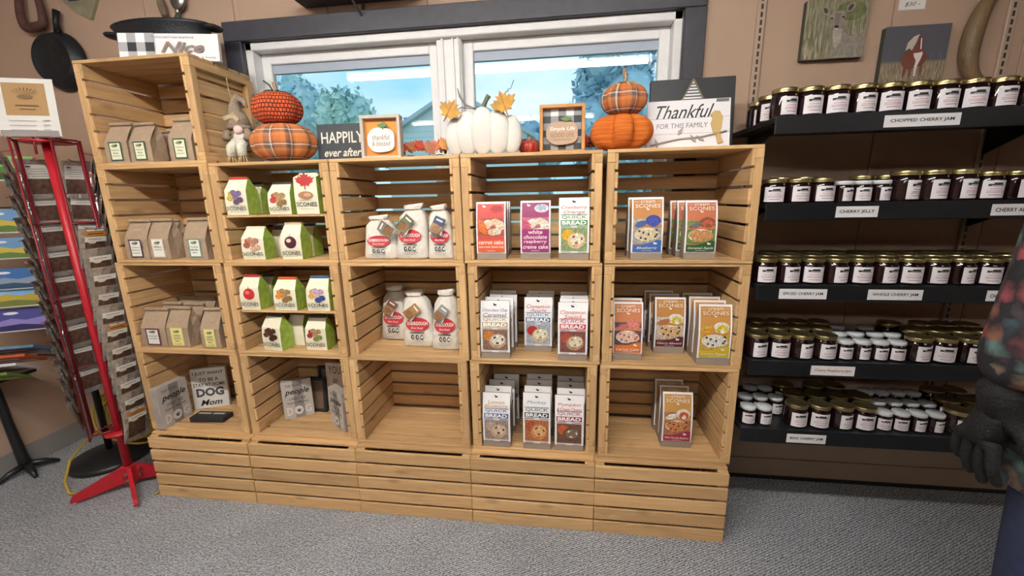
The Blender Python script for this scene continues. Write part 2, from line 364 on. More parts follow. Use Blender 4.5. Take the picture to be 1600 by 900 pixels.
for c in range(5):
    crate('closed wooden slat crate '+BN[c], (XL[4][c], -.04, 0), True)
    for r in (3, 2, 1): crate('open wooden slat crate '+ROWC[r][c], (XL[r][c], 0+jit(.003), ZR[r]))
crate('topmost wooden slat crate, alone above the left end of the display', (.004, 0, ZR[0]))
# thin mid shelves in two crates
for r, lab in ((1, 'thin wooden shelf inside the upper scone bag crate'), (2, 'thin wooden shelf inside the lower scone bag crate')):
    o = MB().box(0, 0, 0, CW-.072, CD-.03, .008, M_CRATE, .001).build('crate_shelf', None, (XL[r][1]+.036, .008, ZR[r]+.166)); tag(o, lab, 'shelf', 'mid shelves')
# ------------------------------------------------------------------ goods in the crates
def spot(uL, uR, vB, vT, z, y=None, lo=.006, hi=.2):
    """box from photo pixels standing on height z: returns centre x, front y, width, height"""
    if y is None: y = min(hi, max(lo, un((uL+uR)/2, vB, 'z', z).y))
    q = CAM.z-z
    xl = un(uL, vB, 'y', y).x; xr = un(uR, vB, 'y', y).x
    zb = un((uL+uR)/2, vB, 'y', y).z; zt = un((uL+uR)/2, vT, 'y', y).z
    return (xl+xr)/2, y, xr-xl, zt-zb
def clampx(x, w, z):
    """keep a thing between the end slats of the crate it stands in"""
    r = min(ZR, key=lambda q: abs(ZR[q]+.09-z) if q in (0, 1, 2, 3) else 9); L = [.004] if r == 0 else XL[r]
    l = min(L, key=lambda q: abs(q+CW/2-x)); return max(l+.0365+w/2, min(l+CW-.0365-w/2, x))
M_KRAFT = mat('kraft_paper', '#A58F78', .8, var=.1, vscale=60, bump=.25, bscale=90)
M_KRAFT2 = mat('kraft_board', '#8E7F70', .7, var=.06, vscale=80)
def loft(mb, secs, m, smooth=False, capm=None, mats=None):
    """secs: list of rings (equal count) of points; closed rings"""
    n = len(secs[0]); vs = [p for s in secs for p in s]
    for j in range(len(secs)-1):
        for i in range(n):
            k = (i+1) % n
            q = [secs[j][i], secs[j][k], secs[j+1][k], secs[j+1][i]]
            mb.add(q, [(0, 1, 2, 3)], mats(i) if mats else m, smooth)
    mb.add(secs[0], [tuple(range(n))[::-1]], capm or m); mb.add(secs[-1], [tuple(range(n))], capm or m)
def weld(o, d=1e-5):
    bm = bmesh.new(); bm.from_mesh(o.data); bmesh.ops.remove_doubles(bm, verts=bm.verts, dist=d); bm.to_mesh(o.data); bm.free(); return o
# ---------------- brown paper bags with folded tin-tie top
def paper_bag(label, x, y, z, w, h, d=.062, lab=None, rz=0., group=None):
    t = thing('paper_bag', label, 'bag', (x, y+d/2, z), (0, 0, rz), group)
    mb = MB(); S = []
    for f, ww, dd, gs, sy in ((0, 1, 1, 0, 0), (.04, 1.02, 1.03, 0, 0), (.5, 1.0, .98, .05, 0), (.72, .97, .62, .14, .08), (.88, .95, .22, .12, .12), (.93, .95, .12, .03, .12)):
        a = w/2*ww; b = d/2*dd; c = sy*d
        S.append([(-a, -b+c, h*f), (0, -b*1.04+c, h*f), (a, -b+c, h*f), (a-gs*w, c, h*f), (a, b+c, h*f), (0, b*1.04+c, h*f), (-a, b+c, h*f), (-a+gs*w, c, h*f)])
    loft(mb, S, M_KRAFT); weld(mb.build('bag_body', t))
    MB().box(-w*.485, -.012+.12*d, h*.925, w*.485, .006+.12*d, h, M_KRAFT, .003).build('folded_top', t)
    if lab:
        rim, pap, lines = lab; A = Art(); lw, lh, b0 = w*.56, h*.46, h*.05
        A.rect(-lw/2, b0, lw/2, b0+lh, rim); e = lw*.1; A.rect(-lw/2+e, b0+e, lw/2-e, b0+lh-e, pap)
        A.ell(-.002, b0+lh*.78, lw*.24, lh*.075, '#8A8E6A'); A.ell(.006, b0+lh*.81, lw*.14, lh*.06, '#5F6650')
        for k, (s, f) in enumerate(lines): A.text(s, 0, b0+lh*(.56-.15*k), w=lw*.62 if len(s) > 4 else lw*.4, h=lh*f, c='#4A4A42', bold=.01)
        A.build('label', t, fn=lambda u, v, q: (u, -d/2*1.045-.0016-q, v), label='printed paper label')
    return t
GR = ('#3E5A48', '#E4E8CC', [('Cherry', .1), ('Nut', .09), ('GRANOLA', .05)])
PG = 'brown paper bags'
def pb(px, z, label, lab=None, y=None, d=.062, hi=.2):
    x, yy, w, h = spot(*px, z, y, hi=hi); x = clampx(x, w*1.03, z); return paper_bag(label, x, yy, z, w, h, d, lab, group=PG)
z0 = ZR[0]+ST+.001
pb((160, 194.7, 252.5, 186), z0, 'brown paper bag with green-rimmed label, leftmost in the topmost crate', GR, .016)
pb((206.7, 240, 250.7, 185), z0, 'brown paper bag with green-rimmed label, middle of three in the topmost crate', GR, .016)
pb((268, 304, 248.8, 178), z0, 'brown paper bag with green-rimmed label, rightmost in the topmost crate', GR, .016)
pb((190, 222, 247, 193), z0, 'plain brown paper bag behind the left pair in the topmost crate', None, .1)
pb((238, 269, 246, 190), z0, 'plain brown paper bag behind the right pair in the topmost crate', None, .1)
z1 = ZR[1]+ST+.001
pb((189, 223, 404, 342), z1, 'brown paper bag with purple-rimmed label below the topmost crate', ('#4A2C40', '#E9EAE0', [('Cherry', .1), ('Berry', .09), ('PANCAKE', .06)]), .012)
pb((236, 268, 404, 341), z1, 'brown paper bag with plain white label, between purple and green labelled bags', ('#DCD8CC', '#EAEAE2', [('Blueberry', .1), ('PANCAKE', .06)]), .02)
pb((292, 326, 405, 340), z1, 'brown paper bag with pale green-rimmed label beside the scone bag crate', ('#6E8A78', '#E9EEE4', [('Pumpkin', .1), ('Muffin', .1), ('MIX', .06)]), .012)
for k, u in enumerate((214, 252, 290)): pb((u, u+26, 398, 341+k*-1), z1, 'plain brown paper bag in the back row under the topmost crate, %s from left' % ORD[k], None, .095)
z2 = ZR[2]+ST+.001
YL = ('#E8DC86', '#EFE49A', [('CHERRY', .11), ('CRUNCH', .11), ('Mix', .07), ('12 OZ', .06)])
pb((208, 245, 547, 490), z2, 'brown paper bag with white and maroon label above the dog signs', ('#6A3A44', '#EDEBE6', [('Oatmeal', .08), ('COOKIE', .07)]), .012)
pb((266, 299, 546, 486), z2, 'brown paper bag with yellow label, in the middle above dog mom sign', YL, .016)
pb((318.6, 347.5, 548, 488), z2, 'brown paper bag with yellow label, against the right side of its crate', ('#E8DC86', '#EFE49A', [('BLUEBERRY', .1), ('CRUNCH', .11), ('Mix', .07), ('12 OZ', .06)]), .012)
for k, (u, v, yy, w_) in enumerate(((239, 482, .09, 'second'), (262, 475, .165, 'third'), (290, 480, .09, 'second'), (309, 473, .165, 'third'))):
    pb((u, u+29, v+56, v), z2, 'plain brown paper bag in the %s row behind yellow labelled bags, %s' % (w_, 'left one' if k < 2 else 'right one'), None, yy)
# ---------------- gable-top scone bags
def scone_bag(label, x, y, z, w, h, tabc='#3A3A44', pic=None, tall=False, d=.06, rz=0., plain=False, group='green sided scone bags'):
    t = thing('scone_bag', label, 'bag', (x, y+d/2, z), (0, 0, rz), group)
    cream = mat('cream_paper', '#E9E4CC', .6, var=.03); green = mat('lime_paper', '#B2C95C', .55, var=.22, vscale=45, c2='#88A83E')
    S = []; hb = .66 if not tall else .9
    for f, ww, dd in ((0, 1, 1), (hb*.5, 1.03, 1.06), (hb, 1, .96), (.97, .84 if not tall else 1, .12)):
        a, b = w/2*ww, d/2*dd; S.append([(-a, -b, h*f), (a, -b, h*f), (a*(1 if f < .9 else 1), 0, h*f), (a, b, h*f), (-a, b, h*f), (-a, 0, h*f)])
    mb = MB(); loft(mb, S, cream, mats=lambda i: cream if i in (0, 3) else green); weld(mb.build('bag_body', t))
    MB().box(-w*.42, -.006, h*.93, w*.42, .006, h*1.02, ink(tabc), .002).build('folded_top', t)
    if plain: return t
    A = Art(); z_ = h*hb
    (pic or (lambda A, c, s: A.ell(0, c, s, s*.8, '#A06A3A')))(A, z_*.72, w*.4)
    A.text('SCONES', -.0, z_*.27, w=w*.9, h=h*.105, c='#34342C', bold=.008); A.text('gluten free mix', 0, z_*.14, w=w*.6, h=h*.03, c='#7A7A60')
    A.rect(-w*.3, z_*.38, w*.3, z_*.395, '#B0A880')
    A.rect(-w*.22, h*.86, w*.22, h*.93, tabc) if False else None
    def fn(u, v, q):
        f = v/h; b = lerp(1, 1.06, min(1, f/(hb*.5))) if f < hb*.5 else lerp(1.06, .96, (f-hb*.5)/(hb*.5))
        return (u, -d/2*b-.0012-q, v)
    A.build('printed_front', t, fn)
    return t
def pic_berry(a, b, c):
    def f(A, cy, s):
        for k in range(7): A.ell(s*math.cos(k*2.4)*.66*(k > 0), cy+s*.5*math.sin(k*2.4)*(k > 0), s*.36, s*.28, mat('food_'+(a, b, c)[k % 3][1:], (a, b, c)[k % 3], .5, var=.5, vscale=150))
    return f
def pic_one(a, b):
    def f(A, cy, s): A.ell(0, cy, s*.75, s*.7, a); A.ell(-s*.2, cy+s*.2, s*.3, s*.22, b); A.rect(-.001, cy+s*.6, .001, cy+s*.95, '#4A5A2A')
    return f
MAPLE = [(0, 1), (.18, .62), (.42, .74), (.34, .36), (.62, .5), (.66, .32), (1, .3), (.78, .06), (.86, -.1), (.4, -.42), (.46, -.62), (.06, -.5), (.04, -1), (-.04, -1), (-.06, -.5), (-.46, -.62), (-.4, -.42), (-.86, -.1), (-.78, .06), (-1, .3), (-.66, .32), (-.62, .5), (-.34, .36), (-.42, .74), (-.18, .62)]
def pic_maple(A, cy, s):
    A.poly([(x*s*1.1, cy+s*.7+y*s*.9) for x, y in MAPLE], '#B23A3A'); A.ell(0, cy-s*.75, s*.85, s*.4, '#A87C5A'); A.ell(s*.2, cy-s*.7, s*.4, s*.2, '#C9A380')
def sb(px, z, label, **k):
    x, y, w, h = spot(*px, z, k.pop('y', None)); x = clampx(x, w*1.04, z); return scone_bag(label, x, y, z, w, h, **k)
zs1 = ZR[1]+.175; zf = ST+.001
sb((349, 382, 332.4, 273), zs1, 'cream and green scone bag with red tab, leftmost on the upper mid shelf', y=.014, tabc='#B2452C', pic=pic_berry('#7E6A94', '#C9B24A', '#5A4A60'))
sb((384, 410, 328, 278), zs1, 'green scone bag half hidden behind red-tab bag on upper mid shelf', y=.09, plain=True)
sb((421.4, 455.6, 329.5, 279), zs1, 'cream and green scone bag with cranberry picture on upper mid shelf', y=.014, pic=pic_berry('#B09060', '#B23A3A', '#8A6A40'))
sb((464, 499, 329, 265), zs1, 'tall white scone bag with red maple leaf on upper mid shelf', y=.014, pic=pic_maple, tall=True, tabc='#E9E4CC')
sb((381, 415, 403, 353), ZR[1]+zf, 'cream and green scone bag with pink pastry picture under the mid shelf', y=.012, tabc='#E9E4CC', pic=pic_berry('#C08A70', '#A85A4A', '#D0A890'))
sb((424, 446, 399, 356), ZR[1]+zf, 'cream and green scone bag standing between the pastry and strawberry bags', y=.1, plain=True)
sb((442, 473, 402, 345), ZR[1]+zf, 'cream and green scone bag with dark chocolate strawberry picture', y=.012, tabc='#D9C9A4', pic=pic_one('#4A2030', '#E0C8B0'))
sb((468, 492, 399, 350), ZR[1]+zf, 'green scone bag half hidden behind the chocolate strawberry bag', y=.1, plain=True)
zs2 = ZR[2]+.175
sb((375, 404, 482, 430), zs2, 'cream and green scone bag with red apple picture on lower mid shelf', y=.012, tabc='#A83232', pic=pic_one('#C03030', '#E07060'))
sb((408, 428, 478, 434), zs2, 'cream and green scone bag behind the red apple bag', y=.09, plain=True)
sb((430.6, 464.4, 482, 433), zs2, 'cream and green scone bag with orange tab and pumpkin picture', y=.012, tabc='#C8642A', pic=pic_berry('#B08A5A', '#E08A30', '#8A6A40'))
sb((481.5, 516, 483, 431), zs2, 'cream scone bag with blue tab and blueberry picture on lower mid shelf', y=.012, tabc='#3E5A80', pic=pic_berry('#C8A8C0', '#D8B060', '#3A4A8A'))
sb((413, 445, 545.8, 493), ZR[2]+zf, 'cream and green scone bag with chocolate chunk picture at the bottom shelf, tilted', y=.014, rz=R(-9), pic=pic_berry('#4A2C1C', '#5A3A22', '#3A2014'))
sb((452, 477, 538, 490), ZR[2]+zf, 'green scone bag standing behind the chocolate chunk one', y=.075, plain=True)
sb((479.7, 511, 541, 490.6), ZR[2]+zf, 'cream scone bag with cherry picture beside the cloth sacks', y=.03, pic=pic_berry('#A88A60', '#A03040', '#7A8A4A'))
# ---------------- cloth flour sacks
M_CLOTH = mat('white_cotton', '#DDD8CE', .9, var=.05, vscale=30, bump=.5, bscale=45)
def sack(label, x, y, z, w, h, tagc=('#4A3A30', '#EDE6DA'), trot=.4, rz=0., seed=1, tz=.62, logo=True):
    rnd = random.Random(seed); d = min(.085, w*.62)
    t = thing('cloth_sack', label, 'sack', (x, y+d/2, z), (0, 0, rz), 'cotton bread mix sacks')
    S = []; n = 20; lean = rnd.uniform(-.22, .22)
    for f, rw, rd, ex in ((0, .95, .9, .45), (.03, 1.04, 1.04, .5), (.2, .99, 1.04, .55), (.45, .93, .97, .6), (.66, .86, .88, .65), (.78, .76, .72, .75), (.86, .6, .5, .9), (.9, .44, .4, 1), (.95, .6, .46, .9), (1, .56, .34, .9)):
        ring = []
        for i in range(n):
            a = 2*PI*i/n; c, s = math.cos(a), math.sin(a); k = 1+(.02 if f < .7 else .14)*math.sin(i*2.5+seed)+rnd.uniform(-.012, .012)
            px = math.copysign(abs(c)**ex, c)*w/2*rw*k; py = math.copysign(abs(s)**ex, s)*d/2*rd*k
            ring.append((px+lean*w*f*f, py+(.012*f), h*f*(1+(.02*math.cos(a) if f > .6 else 0))))
        S.append(ring)
    mb = MB(); loft(mb, S, M_CLOTH, True); weld(mb.build('sack_body', t))
    MB().tube([(lean*w*.81+.44*w/2*math.cos(a)*1.12, .42*d/2*math.sin(a)*1.1+.011, h*.9) for a in [2*PI*i/12 for i in range(13)]], .0022, ink('#8A7A60'), 6).build('drawstring', t)
    if logo:
        A = Art(); cy = h*.42
        A.ell(0, cy, w*.36, h*.125, '#B92D36', 22); A.text('SOBERDOUGH', 0, cy+h*.02, w=w*.62, h=h*.065, c='#F3EDE8', bold=.02); A.text('Brew Bread', 0, cy-h*.06, w=w*.36, h=h*.04, c='#F3EDE8', shear=.3)
        A.rect(-w*.22, h*.265, w*.22, h*.28, '#2A2A2A')
        for k in (-1, 0, 1): A.ell(k*w*.14, h*.195, w*.05, h*.045, '#222222', 10); A.ell(k*w*.14+.001, h*.195, w*(.02 if k < 1 else .038), h*.025, '#E2DED6', 8)
        A.rect(-w*.25, h*.115, w*.25, h*.122, '#8A8680'); A.rect(-w*.18, h*.092, w*.18, h*.099, '#8A8680')
        def fn(u, v, q):
            f = v/h; r = lerp(1.04, .95, max(0, (f-.2)/.25)) if f < .45 else lerp(.95, .78, (f-.45)/.21)
            return (u, -d/2*r*(1-.25*(abs(u)/(w/2))**3)*1.035+.012*f-.0035-q, v)
        A.build('printed_logo', t, fn)
    for k, (c, rr) in enumerate(((tagc[1], trot-.25), (tagc[0], trot))):
        tg = MB().box(-.019, -.0006, -.06, .019, .0006, 0, ink(c)).build('tag_card', t, (.004+.006*k, -d*.36-.006*(k+1), h*tz+.028), (R(-14), rr, 0))
        if k: Art().rect(-.018, -.058, .018, -.026, '#C9A878').ell(0, -.042, .013, .011, '#8A5A34').rect(-.012, -.014, .012, -.008, '#E8E4DC').build('card_print', tg)
    return t
def sk(px, z, label, **k):
    x, y, w, h = spot(*px, z, k.pop('y', None)); w *= .94; x = clampx(x, w*1.04, z); return sack(label, x, y, z, w, h, **k)
sk((566, 620, 398, 330), ZR[1]+zf, 'white cloth sack with red logo and grey tag, left one in the upper middle crate', y=.02, tagc=('#77716A', '#C9C2B4'), trot=-1.0, seed=3)
sk((616, 668, 399, 313), ZR[1]+zf, 'white cloth sack with olive picture tag, between two others in the upper middle crate', y=.02, tagc=('#5E6040', '#D6D2C6'), trot=.75, seed=5)
sk((668, 712, 399, 314), ZR[1]+zf, 'white cloth sack with navy cookie tag, right one in the upper middle crate', y=.02, tagc=('#2E3C60', '#B9B4AA'), trot=.45, seed=8)
sk((594, 640, 531, 450), ZR[2]+zf, 'white cloth sack with brown chocolate chip tag above the empty crate', tagc=('#6A4034', '#E6DFD4'), trot=.6, seed=11)
sk((627, 681, 542, 458), ZR[2]+zf, 'white cloth sack with long cracker tag, middle front above the empty crate', tagc=('#A8764A', '#CFCAC0'), trot=.95, seed=14)
sk((673, 720, 547, 456), ZR[2]+zf, 'white cloth sack half behind the crate post above the empty crate', tagc=('#8A8A88', '#CFCAC0'), trot=.7, seed=17)
# ---------------- standing mix boxes: kraft wedge packs with a printed card front
def pack(label, x, y, z, w, h, art, d=.058, rz=0., group=None):
    t = thing('mix_box', label, 'box', (x, y, z), (0, 0, rz), group)
    prof = [(0, 0), (.004, .10), (.004, .55), (.014, .8), (.026, 1.0), (.030, 1.0), (.042, .8), (d, .45), (d, 0)]
    k = d/.058; P = [(a*k, b*h) for a, b in prof]; mb = MB(); n = len(P)
    vs = [(-w/2, a, b) for a, b in P]+[(w/2, a, b) for a, b in P]
    mb.add(vs, [tuple(range(n)), tuple(range(2*n-1, n-1, -1))], M_KRAFT2)
    mb.add(vs, [(i, n+i, n+(i+1) % n, (i+1) % n)[::-1] for i in range(n)], M_KRAFT2); weld(mb.build('box_body', t))
    def fn(u, v, q):
        f = v/h
        for (a0, b0), (a1, b1) in zip(prof[:4], prof[1:5]):
            if f <= b1+1e-6: break
        return (u, lerp(a0, a1, (f-b0)/(b1-b0))*k-.001-q, v)
    art(w, h).build('printed_card', t, fn, step=.0002)
    return t
def card(A, w, h, border='#EFEEF0'): A.rect(-w*.5, h*.105, w*.5, h*1.0, border, 12)
def duck(A, cx, cy, s, c): A.ell(cx, cy, s, s*.5, c, 10); A.ell(cx-s*.7, cy+s*.6, s*.35, s*.35, c, 8)
FC = lambda c: mat('food_'+c[1:], c, .5, var=.5, vscale=150)
def bread_art(name, nc, bar_c, pics):
    def f(w, h):
        A = Art(); card(A, w, h); A.ell(0, h*.93, w*.17, h*.035, '#D8D8DC'); A.ell(0, h*.93, w*.155, h*.03, '#EFEEF0'); duck(A, 0, h*.932, w*.06, '#222222')
        y = h*.84
        for k, s in enumerate(name): A.text(s, 0, y-k*h*.075, w=w*min(.86, .1*len(s)+.1), h=h*.065, c=nc, shear=.25)
        y0 = h*.735-(len(name)-2)*h*.03; A.rect(-w*.44, y0-.002, w*.44, y0, bar_c)
        A.text('QUICK', 0, y0-h*.048, w=w*.82, h=h*.058, c=bar_c); A.rect(-w*.44, y0-h*.175, w*.44, y0-h*.092, bar_c, 2); A.text('BREAD', 0, y0-h*.134, w=w*.8, h=h*.062, c='#F4F4F4', bold=.035)
        A.rect(-w*.44, y0-h*.2, -w*.1, y0-h*.19, bar_c); A.rect(w*.1, y0-h*.2, w*.44, y0-h*.19, bar_c)
        t_ = y0-h*.215; b_ = h*.15; bgc, cols = pics; bgc = FC(bgc); cols = [FC(q) for q in cols]; A.rect(-w*.43, b_, w*.43, t_, bgc, 4); m_ = (t_+b_)/2; s = (t_-b_)/2
        A.ell(-w*.2, m_+s*.35, w*.2, s*.5, cols[1]); A.ell(w*.08, m_-s*.1, w*.3, s*.72, cols[0], 18, .2); A.ell(w*.1, m_, w*.24, s*.52, cols[2], 16, .2)
        for k in range(6): A.ell(w*.1+w*.16*math.cos(k*2.2), m_+s*.32*math.sin(k*2.2), w*.032, s*.1, cols[3], 7)
        A.rect(-w*.43, h*.122, -w*.12, h*.132, bar_c); A.rect(w*.12, h*.122, w*.43, h*.132, bar_c)
        return A
    return f
def scone_art(name, bottom, top, scene0):
    def f(w, h):
        A = Art(); scene = [FC(q) if isinstance(q, str) else q for q in scene0]; card(A, w, h); A.rect(-w*.45, h*.13, w*.45, h*.965, top, 12)
        A.rect(-w*.45, h*.26, w*.45, h*.66, scene[0], 5)
        A.ell(w*.18, h*.63, w*.24, h*.09, scene[1], 16); A.ell(w*.2, h*.6, w*.16, h*.07, scene[2], 14); A.ell(-w*.2, h*.58, w*.2, h*.045, scene[3], 12, .3)
        A.ell(-w*.02, h*.41, w*.38, h*.11, scene[6] if len(scene) > 6 else '#E8E0D4', 18)
        A.ell(-w*.18, h*.43, w*.2, h*.075, scene[4], 14, .3); A.ell(w*.16, h*.41, w*.24, h*.085, scene[4], 14, -.3); A.ell(-w*.02, h*.35, w*.26, h*.055, scene[4], 14, .1)
        A.ell(w*.16, h*.415, w*.17, h*.05, scene[2] if False else scene[4], 10)
        for k in range(8): A.ell(w*.3*math.cos(k*2.0), h*.41+h*.07*math.sin(k*2.7), w*.04, h*.018, scene[5], 8)
        A.poly([(-w*.45, h*.13), (w*.45, h*.13), (w*.45, h*.315), (w*.3, h*.32), (w*.05, h*.27), (-w*.2, h*.245), (-w*.45, h*.25)], bottom)
        A.text('cream', 0, h*.93, w=w*.46, h=h*.04, c='#F6EEE0', shear=.1); A.text('SCONES', 0, h*.865, w=w*.78, h=h*.06, c='#F6EEE0')
        A.rect(-w*.42, h*.928, -w*.27, h*.932, '#F6EEE0'); A.rect(w*.27, h*.928, w*.42, h*.932, '#F6EEE0'); duck(A, 0, h*.81, w*.05, '#F6EEE0')
        duck(A, w*.26, h*.265, w*.06, '#F6EEE0')
        A.text(name, 0, h*.19, w=w*min(.8, .06*len(name)+.12), h=h*.048, c='#F6EEE0', shear=.3, bold=.01); A.rect(-w*.16, h*.15, w*.16, h*.155, '#F6EEE0')
        return A
    return f
def cake_art(lines, bottom, top, cols_):
    def f(w, h):
        A = Art(); cols = [FC(q) for q in cols_]; card(A, w, h); A.rect(-w*.45, h*.13, w*.45, h*.965, top, 12)
        A.ell(w*.2, h*.87, w*.24, h*.07, cols[0], 16); A.ell(w*.2, h*.885, w*.19, h*.045, cols[1], 14); duck(A, -w*.22, h*.92, w*.06, '#F4F0EC')
        A.rect(-w*.45, h*.42, w*.45, h*.72, cols[2], 4)
        for k in range(7): A.ell(w*.24*math.cos(k*2.3)+w*.08, h*.57+h*.09*math.sin(k*2.3), w*.16, h*.06, cols[3+k % 2], 12)
        for k in range(4): A.ell(-w*.3+k*.012*w, h*(.64-.05*k), w*.2, h*.022, cols[5], 10, -.6)
        n = len(lines); top_ = .16+.085*n+.02; A.rect(-w*.45, h*.13, w*.45, h*top_, bottom, 3)
        for k, s in enumerate(lines): A.text(s, 0, h*(top_-.045-.085*k), w=w*min(.84, .075*len(s)+.1), h=h*(.07 if len(s) < 14 else .04), c='#F6EEEA', bold=.012, shear=.15)
        A.rect(-w*.14, h*.15, w*.14, h*.157, '#F6EEEA'); return A
    return f
BG, SG, KG = 'quick bread mix boxes', 'cream scone mix boxes', 'cake mix boxes'
def row(px, z, what, art, group, back=(), y=None, d=.052, only=None):
    """front box from pixels; back = list of (pixel of left edge, pixel of top) for those behind"""
    x, y0, w, h = spot(*px, z, y, hi=.12); x = clampx(x, w, z); pack(what+(', frontmost' if back else ''), x, y0, z, w, h, art, d, group=group)
    for k, (uL, vT) in enumerate(back):
        yy = y0+(k+1)*(d+.0035)
        xx = clampx(un(uL, vT, 'y', yy+.03).x + w/2, w, z)
        pack('%s, %s behind the front' % (what, ORD[k]), xx, yy, z, w, h, art, d, group=group)
b1, b2, b3 = ZR[1]+zf, ZR[2]+zf, ZR[3]+zf
row((745.5, 791, 404.4, 314.5), b1, 'red and orange carrot cake mix box', cake_art(['carrot cake', 'with cream cheese icing'], '#D9603E', '#C6504A', ['#C83C38', '#A83030', '#B05A50', '#E8C0A0', '#F0D8C4', '#E07030']), KG, [(746, 312), (749, 312), (752, 312)], .012, .045)
row((813.6, 860, 403.8, 312), b1, 'magenta white chocolate raspberry cake mix box', cake_art(['white', 'chocolate', 'raspberry', 'creme cake'], '#96306E', '#8E3060', ['#D8D0DC', '#A8B4C8', '#B86A80', '#E8D4BC', '#F2E6D8', '#C05070']), KG, [], .014)
row((877.7, 924.7, 406.6, 309.6), b1, 'white cranberry orange quick bread box with green bar', bread_art(['Cranberry', 'Orange'], '#C2604A', '#4F8A4A', ('#8FA070', ['#D8B98A', '#E0B030', '#F0E2C8', '#C04040'])), BG, [], .008)
row((751, 795.6, 561, 474), b2, 'white chocolate chip caramel quick bread box with tan bar', bread_art(['Chocolate Chip', 'Caramel'], '#4A4470', '#B49A72', ('#8A6A5A', ['#C0A080', '#C87A3A', '#EFE6D8', '#3A2A24'])), BG, [(759.3, 466), (766, 459), (766, 452)])
row((819.7, 862.3, 549, 466.7), b2, 'white cinnamon apple quick bread box with blue bar', bread_art(['Cinnamon', 'Apple'], '#B8404A', '#3E6690', ('#A8B4C0', ['#D8B484', '#B02A2A', '#F2E8D4', '#8AA05A'])), BG, [(823, 459), (826, 452)])
row((871.5, 917, 563, 475), b2, 'white cinnamon swirl quick bread box with crimson bar', bread_art(['Cinnamon', 'Swirl'], '#C85A4E', '#B03040', ('#7A4A44', ['#B08A60', '#A84A3A', '#E6DCC4', '#A8906A'])), BG, [(875, 466), (879, 459), (876, 452)])
row((755.7, 797.7, 699, 619.3), b3, 'white lemon blueberry quick bread box with navy bar', bread_art(['Lemon', 'Blueberry'], '#C8923E', '#46548A', ('#9A8478', ['#C0A488', '#B8A090', '#D9C2A4', '#2A2A4A'])), BG, [(758.7, 604), (765, 590), (772.7, 578.7)])
row((817.7, 860, 703, 620), b3, 'white monkey quick bread box with black bar', bread_art(['Monkey'], '#6A9488', '#222A30', ('#B06A44', ['#C88A50', '#A8502E', '#E0B480', '#7A3A20'])), BG, [(820, 606.5), (823, 593), (824, 581)])
row((866.7, 911, 708, 626), b3, 'white pumpkin quick bread box with maroon bar', bread_art(['Pumpkin', '& Cream Cheese'], '#C4463E', '#8A2838', ('#6A4A3C', ['#5E4234', '#C05A34', '#7A6654', '#E8E0D4'])), BG, [(872, 610), (874, 595.7), (874, 582)])
row((985, 1034, 402.7, 305), b1, 'blueberry cream scone box with blue base', scone_art('Blueberry', '#3A62A8', '#C0844A', ('#A8A49A', '#2E3C96', '#3A48A8', '#3A5A9A', '#DCCFA8', '#2A2A4A')), SG, [(981, 305)], .008)
row((1068.5, 1117.8, 396, 304), b1, 'caramel apple cream scone box with dark green base', scone_art('Caramel Apple', '#2F5632', '#BE6E4C', ('#6A8A4A', '#8A4A34', '#C05A44', '#6A6468', '#C8905C', '#D8A878')), SG, [(1057.8, 304), (1047, 304)], .02)
row((956.4, 1002.4, 561.6, 474), b2, 'carrot cake cream scone box with orange base', scone_art('Carrot Cake', '#D2702E', '#C27A50', ('#5A4A58', '#D07A70', '#D88A7A', '#C86A64', '#E0C4B4', '#C0522E')), SG, [(957.6, 465)])
row((1020.6, 1068, 552, 466.6), b2, 'cherry almond cream scone box with maroon base', scone_art('Cherry Almond', '#54202E', '#BC8444', ('#C8BEB8', '#E8E4DA', '#D6C43A', '#A86A44', '#D8B988', '#5A2028')), SG, [(1014, 459), (1006.4, 452)])
row((1092.4, 1144, 570, 478), b2, 'cream scone box with bright yellow base', scone_art('Lemon Poppy', '#C8B022', '#C48C48', ('#C8A24A', '#E8E2D8', '#E0C420', '#D89A2A', '#EEE4D8', '#4A2A2A')), SG, [(1086, 469), (1076.6, 461), (1066, 452.4)])
row((1032.6, 1079, 698.8, 616.8), b3, 'white chocolate raspberry cream scone box with crimson base', scone_art('White Chocolate Raspberry', '#9A2A4A', '#C2924E', ('#A87458', '#E6DCCE', '#C85A3A', '#E8E0D8', '#C88A54', '#8A2430')), SG, [(1030, 603.7), (1023, 589.3)])
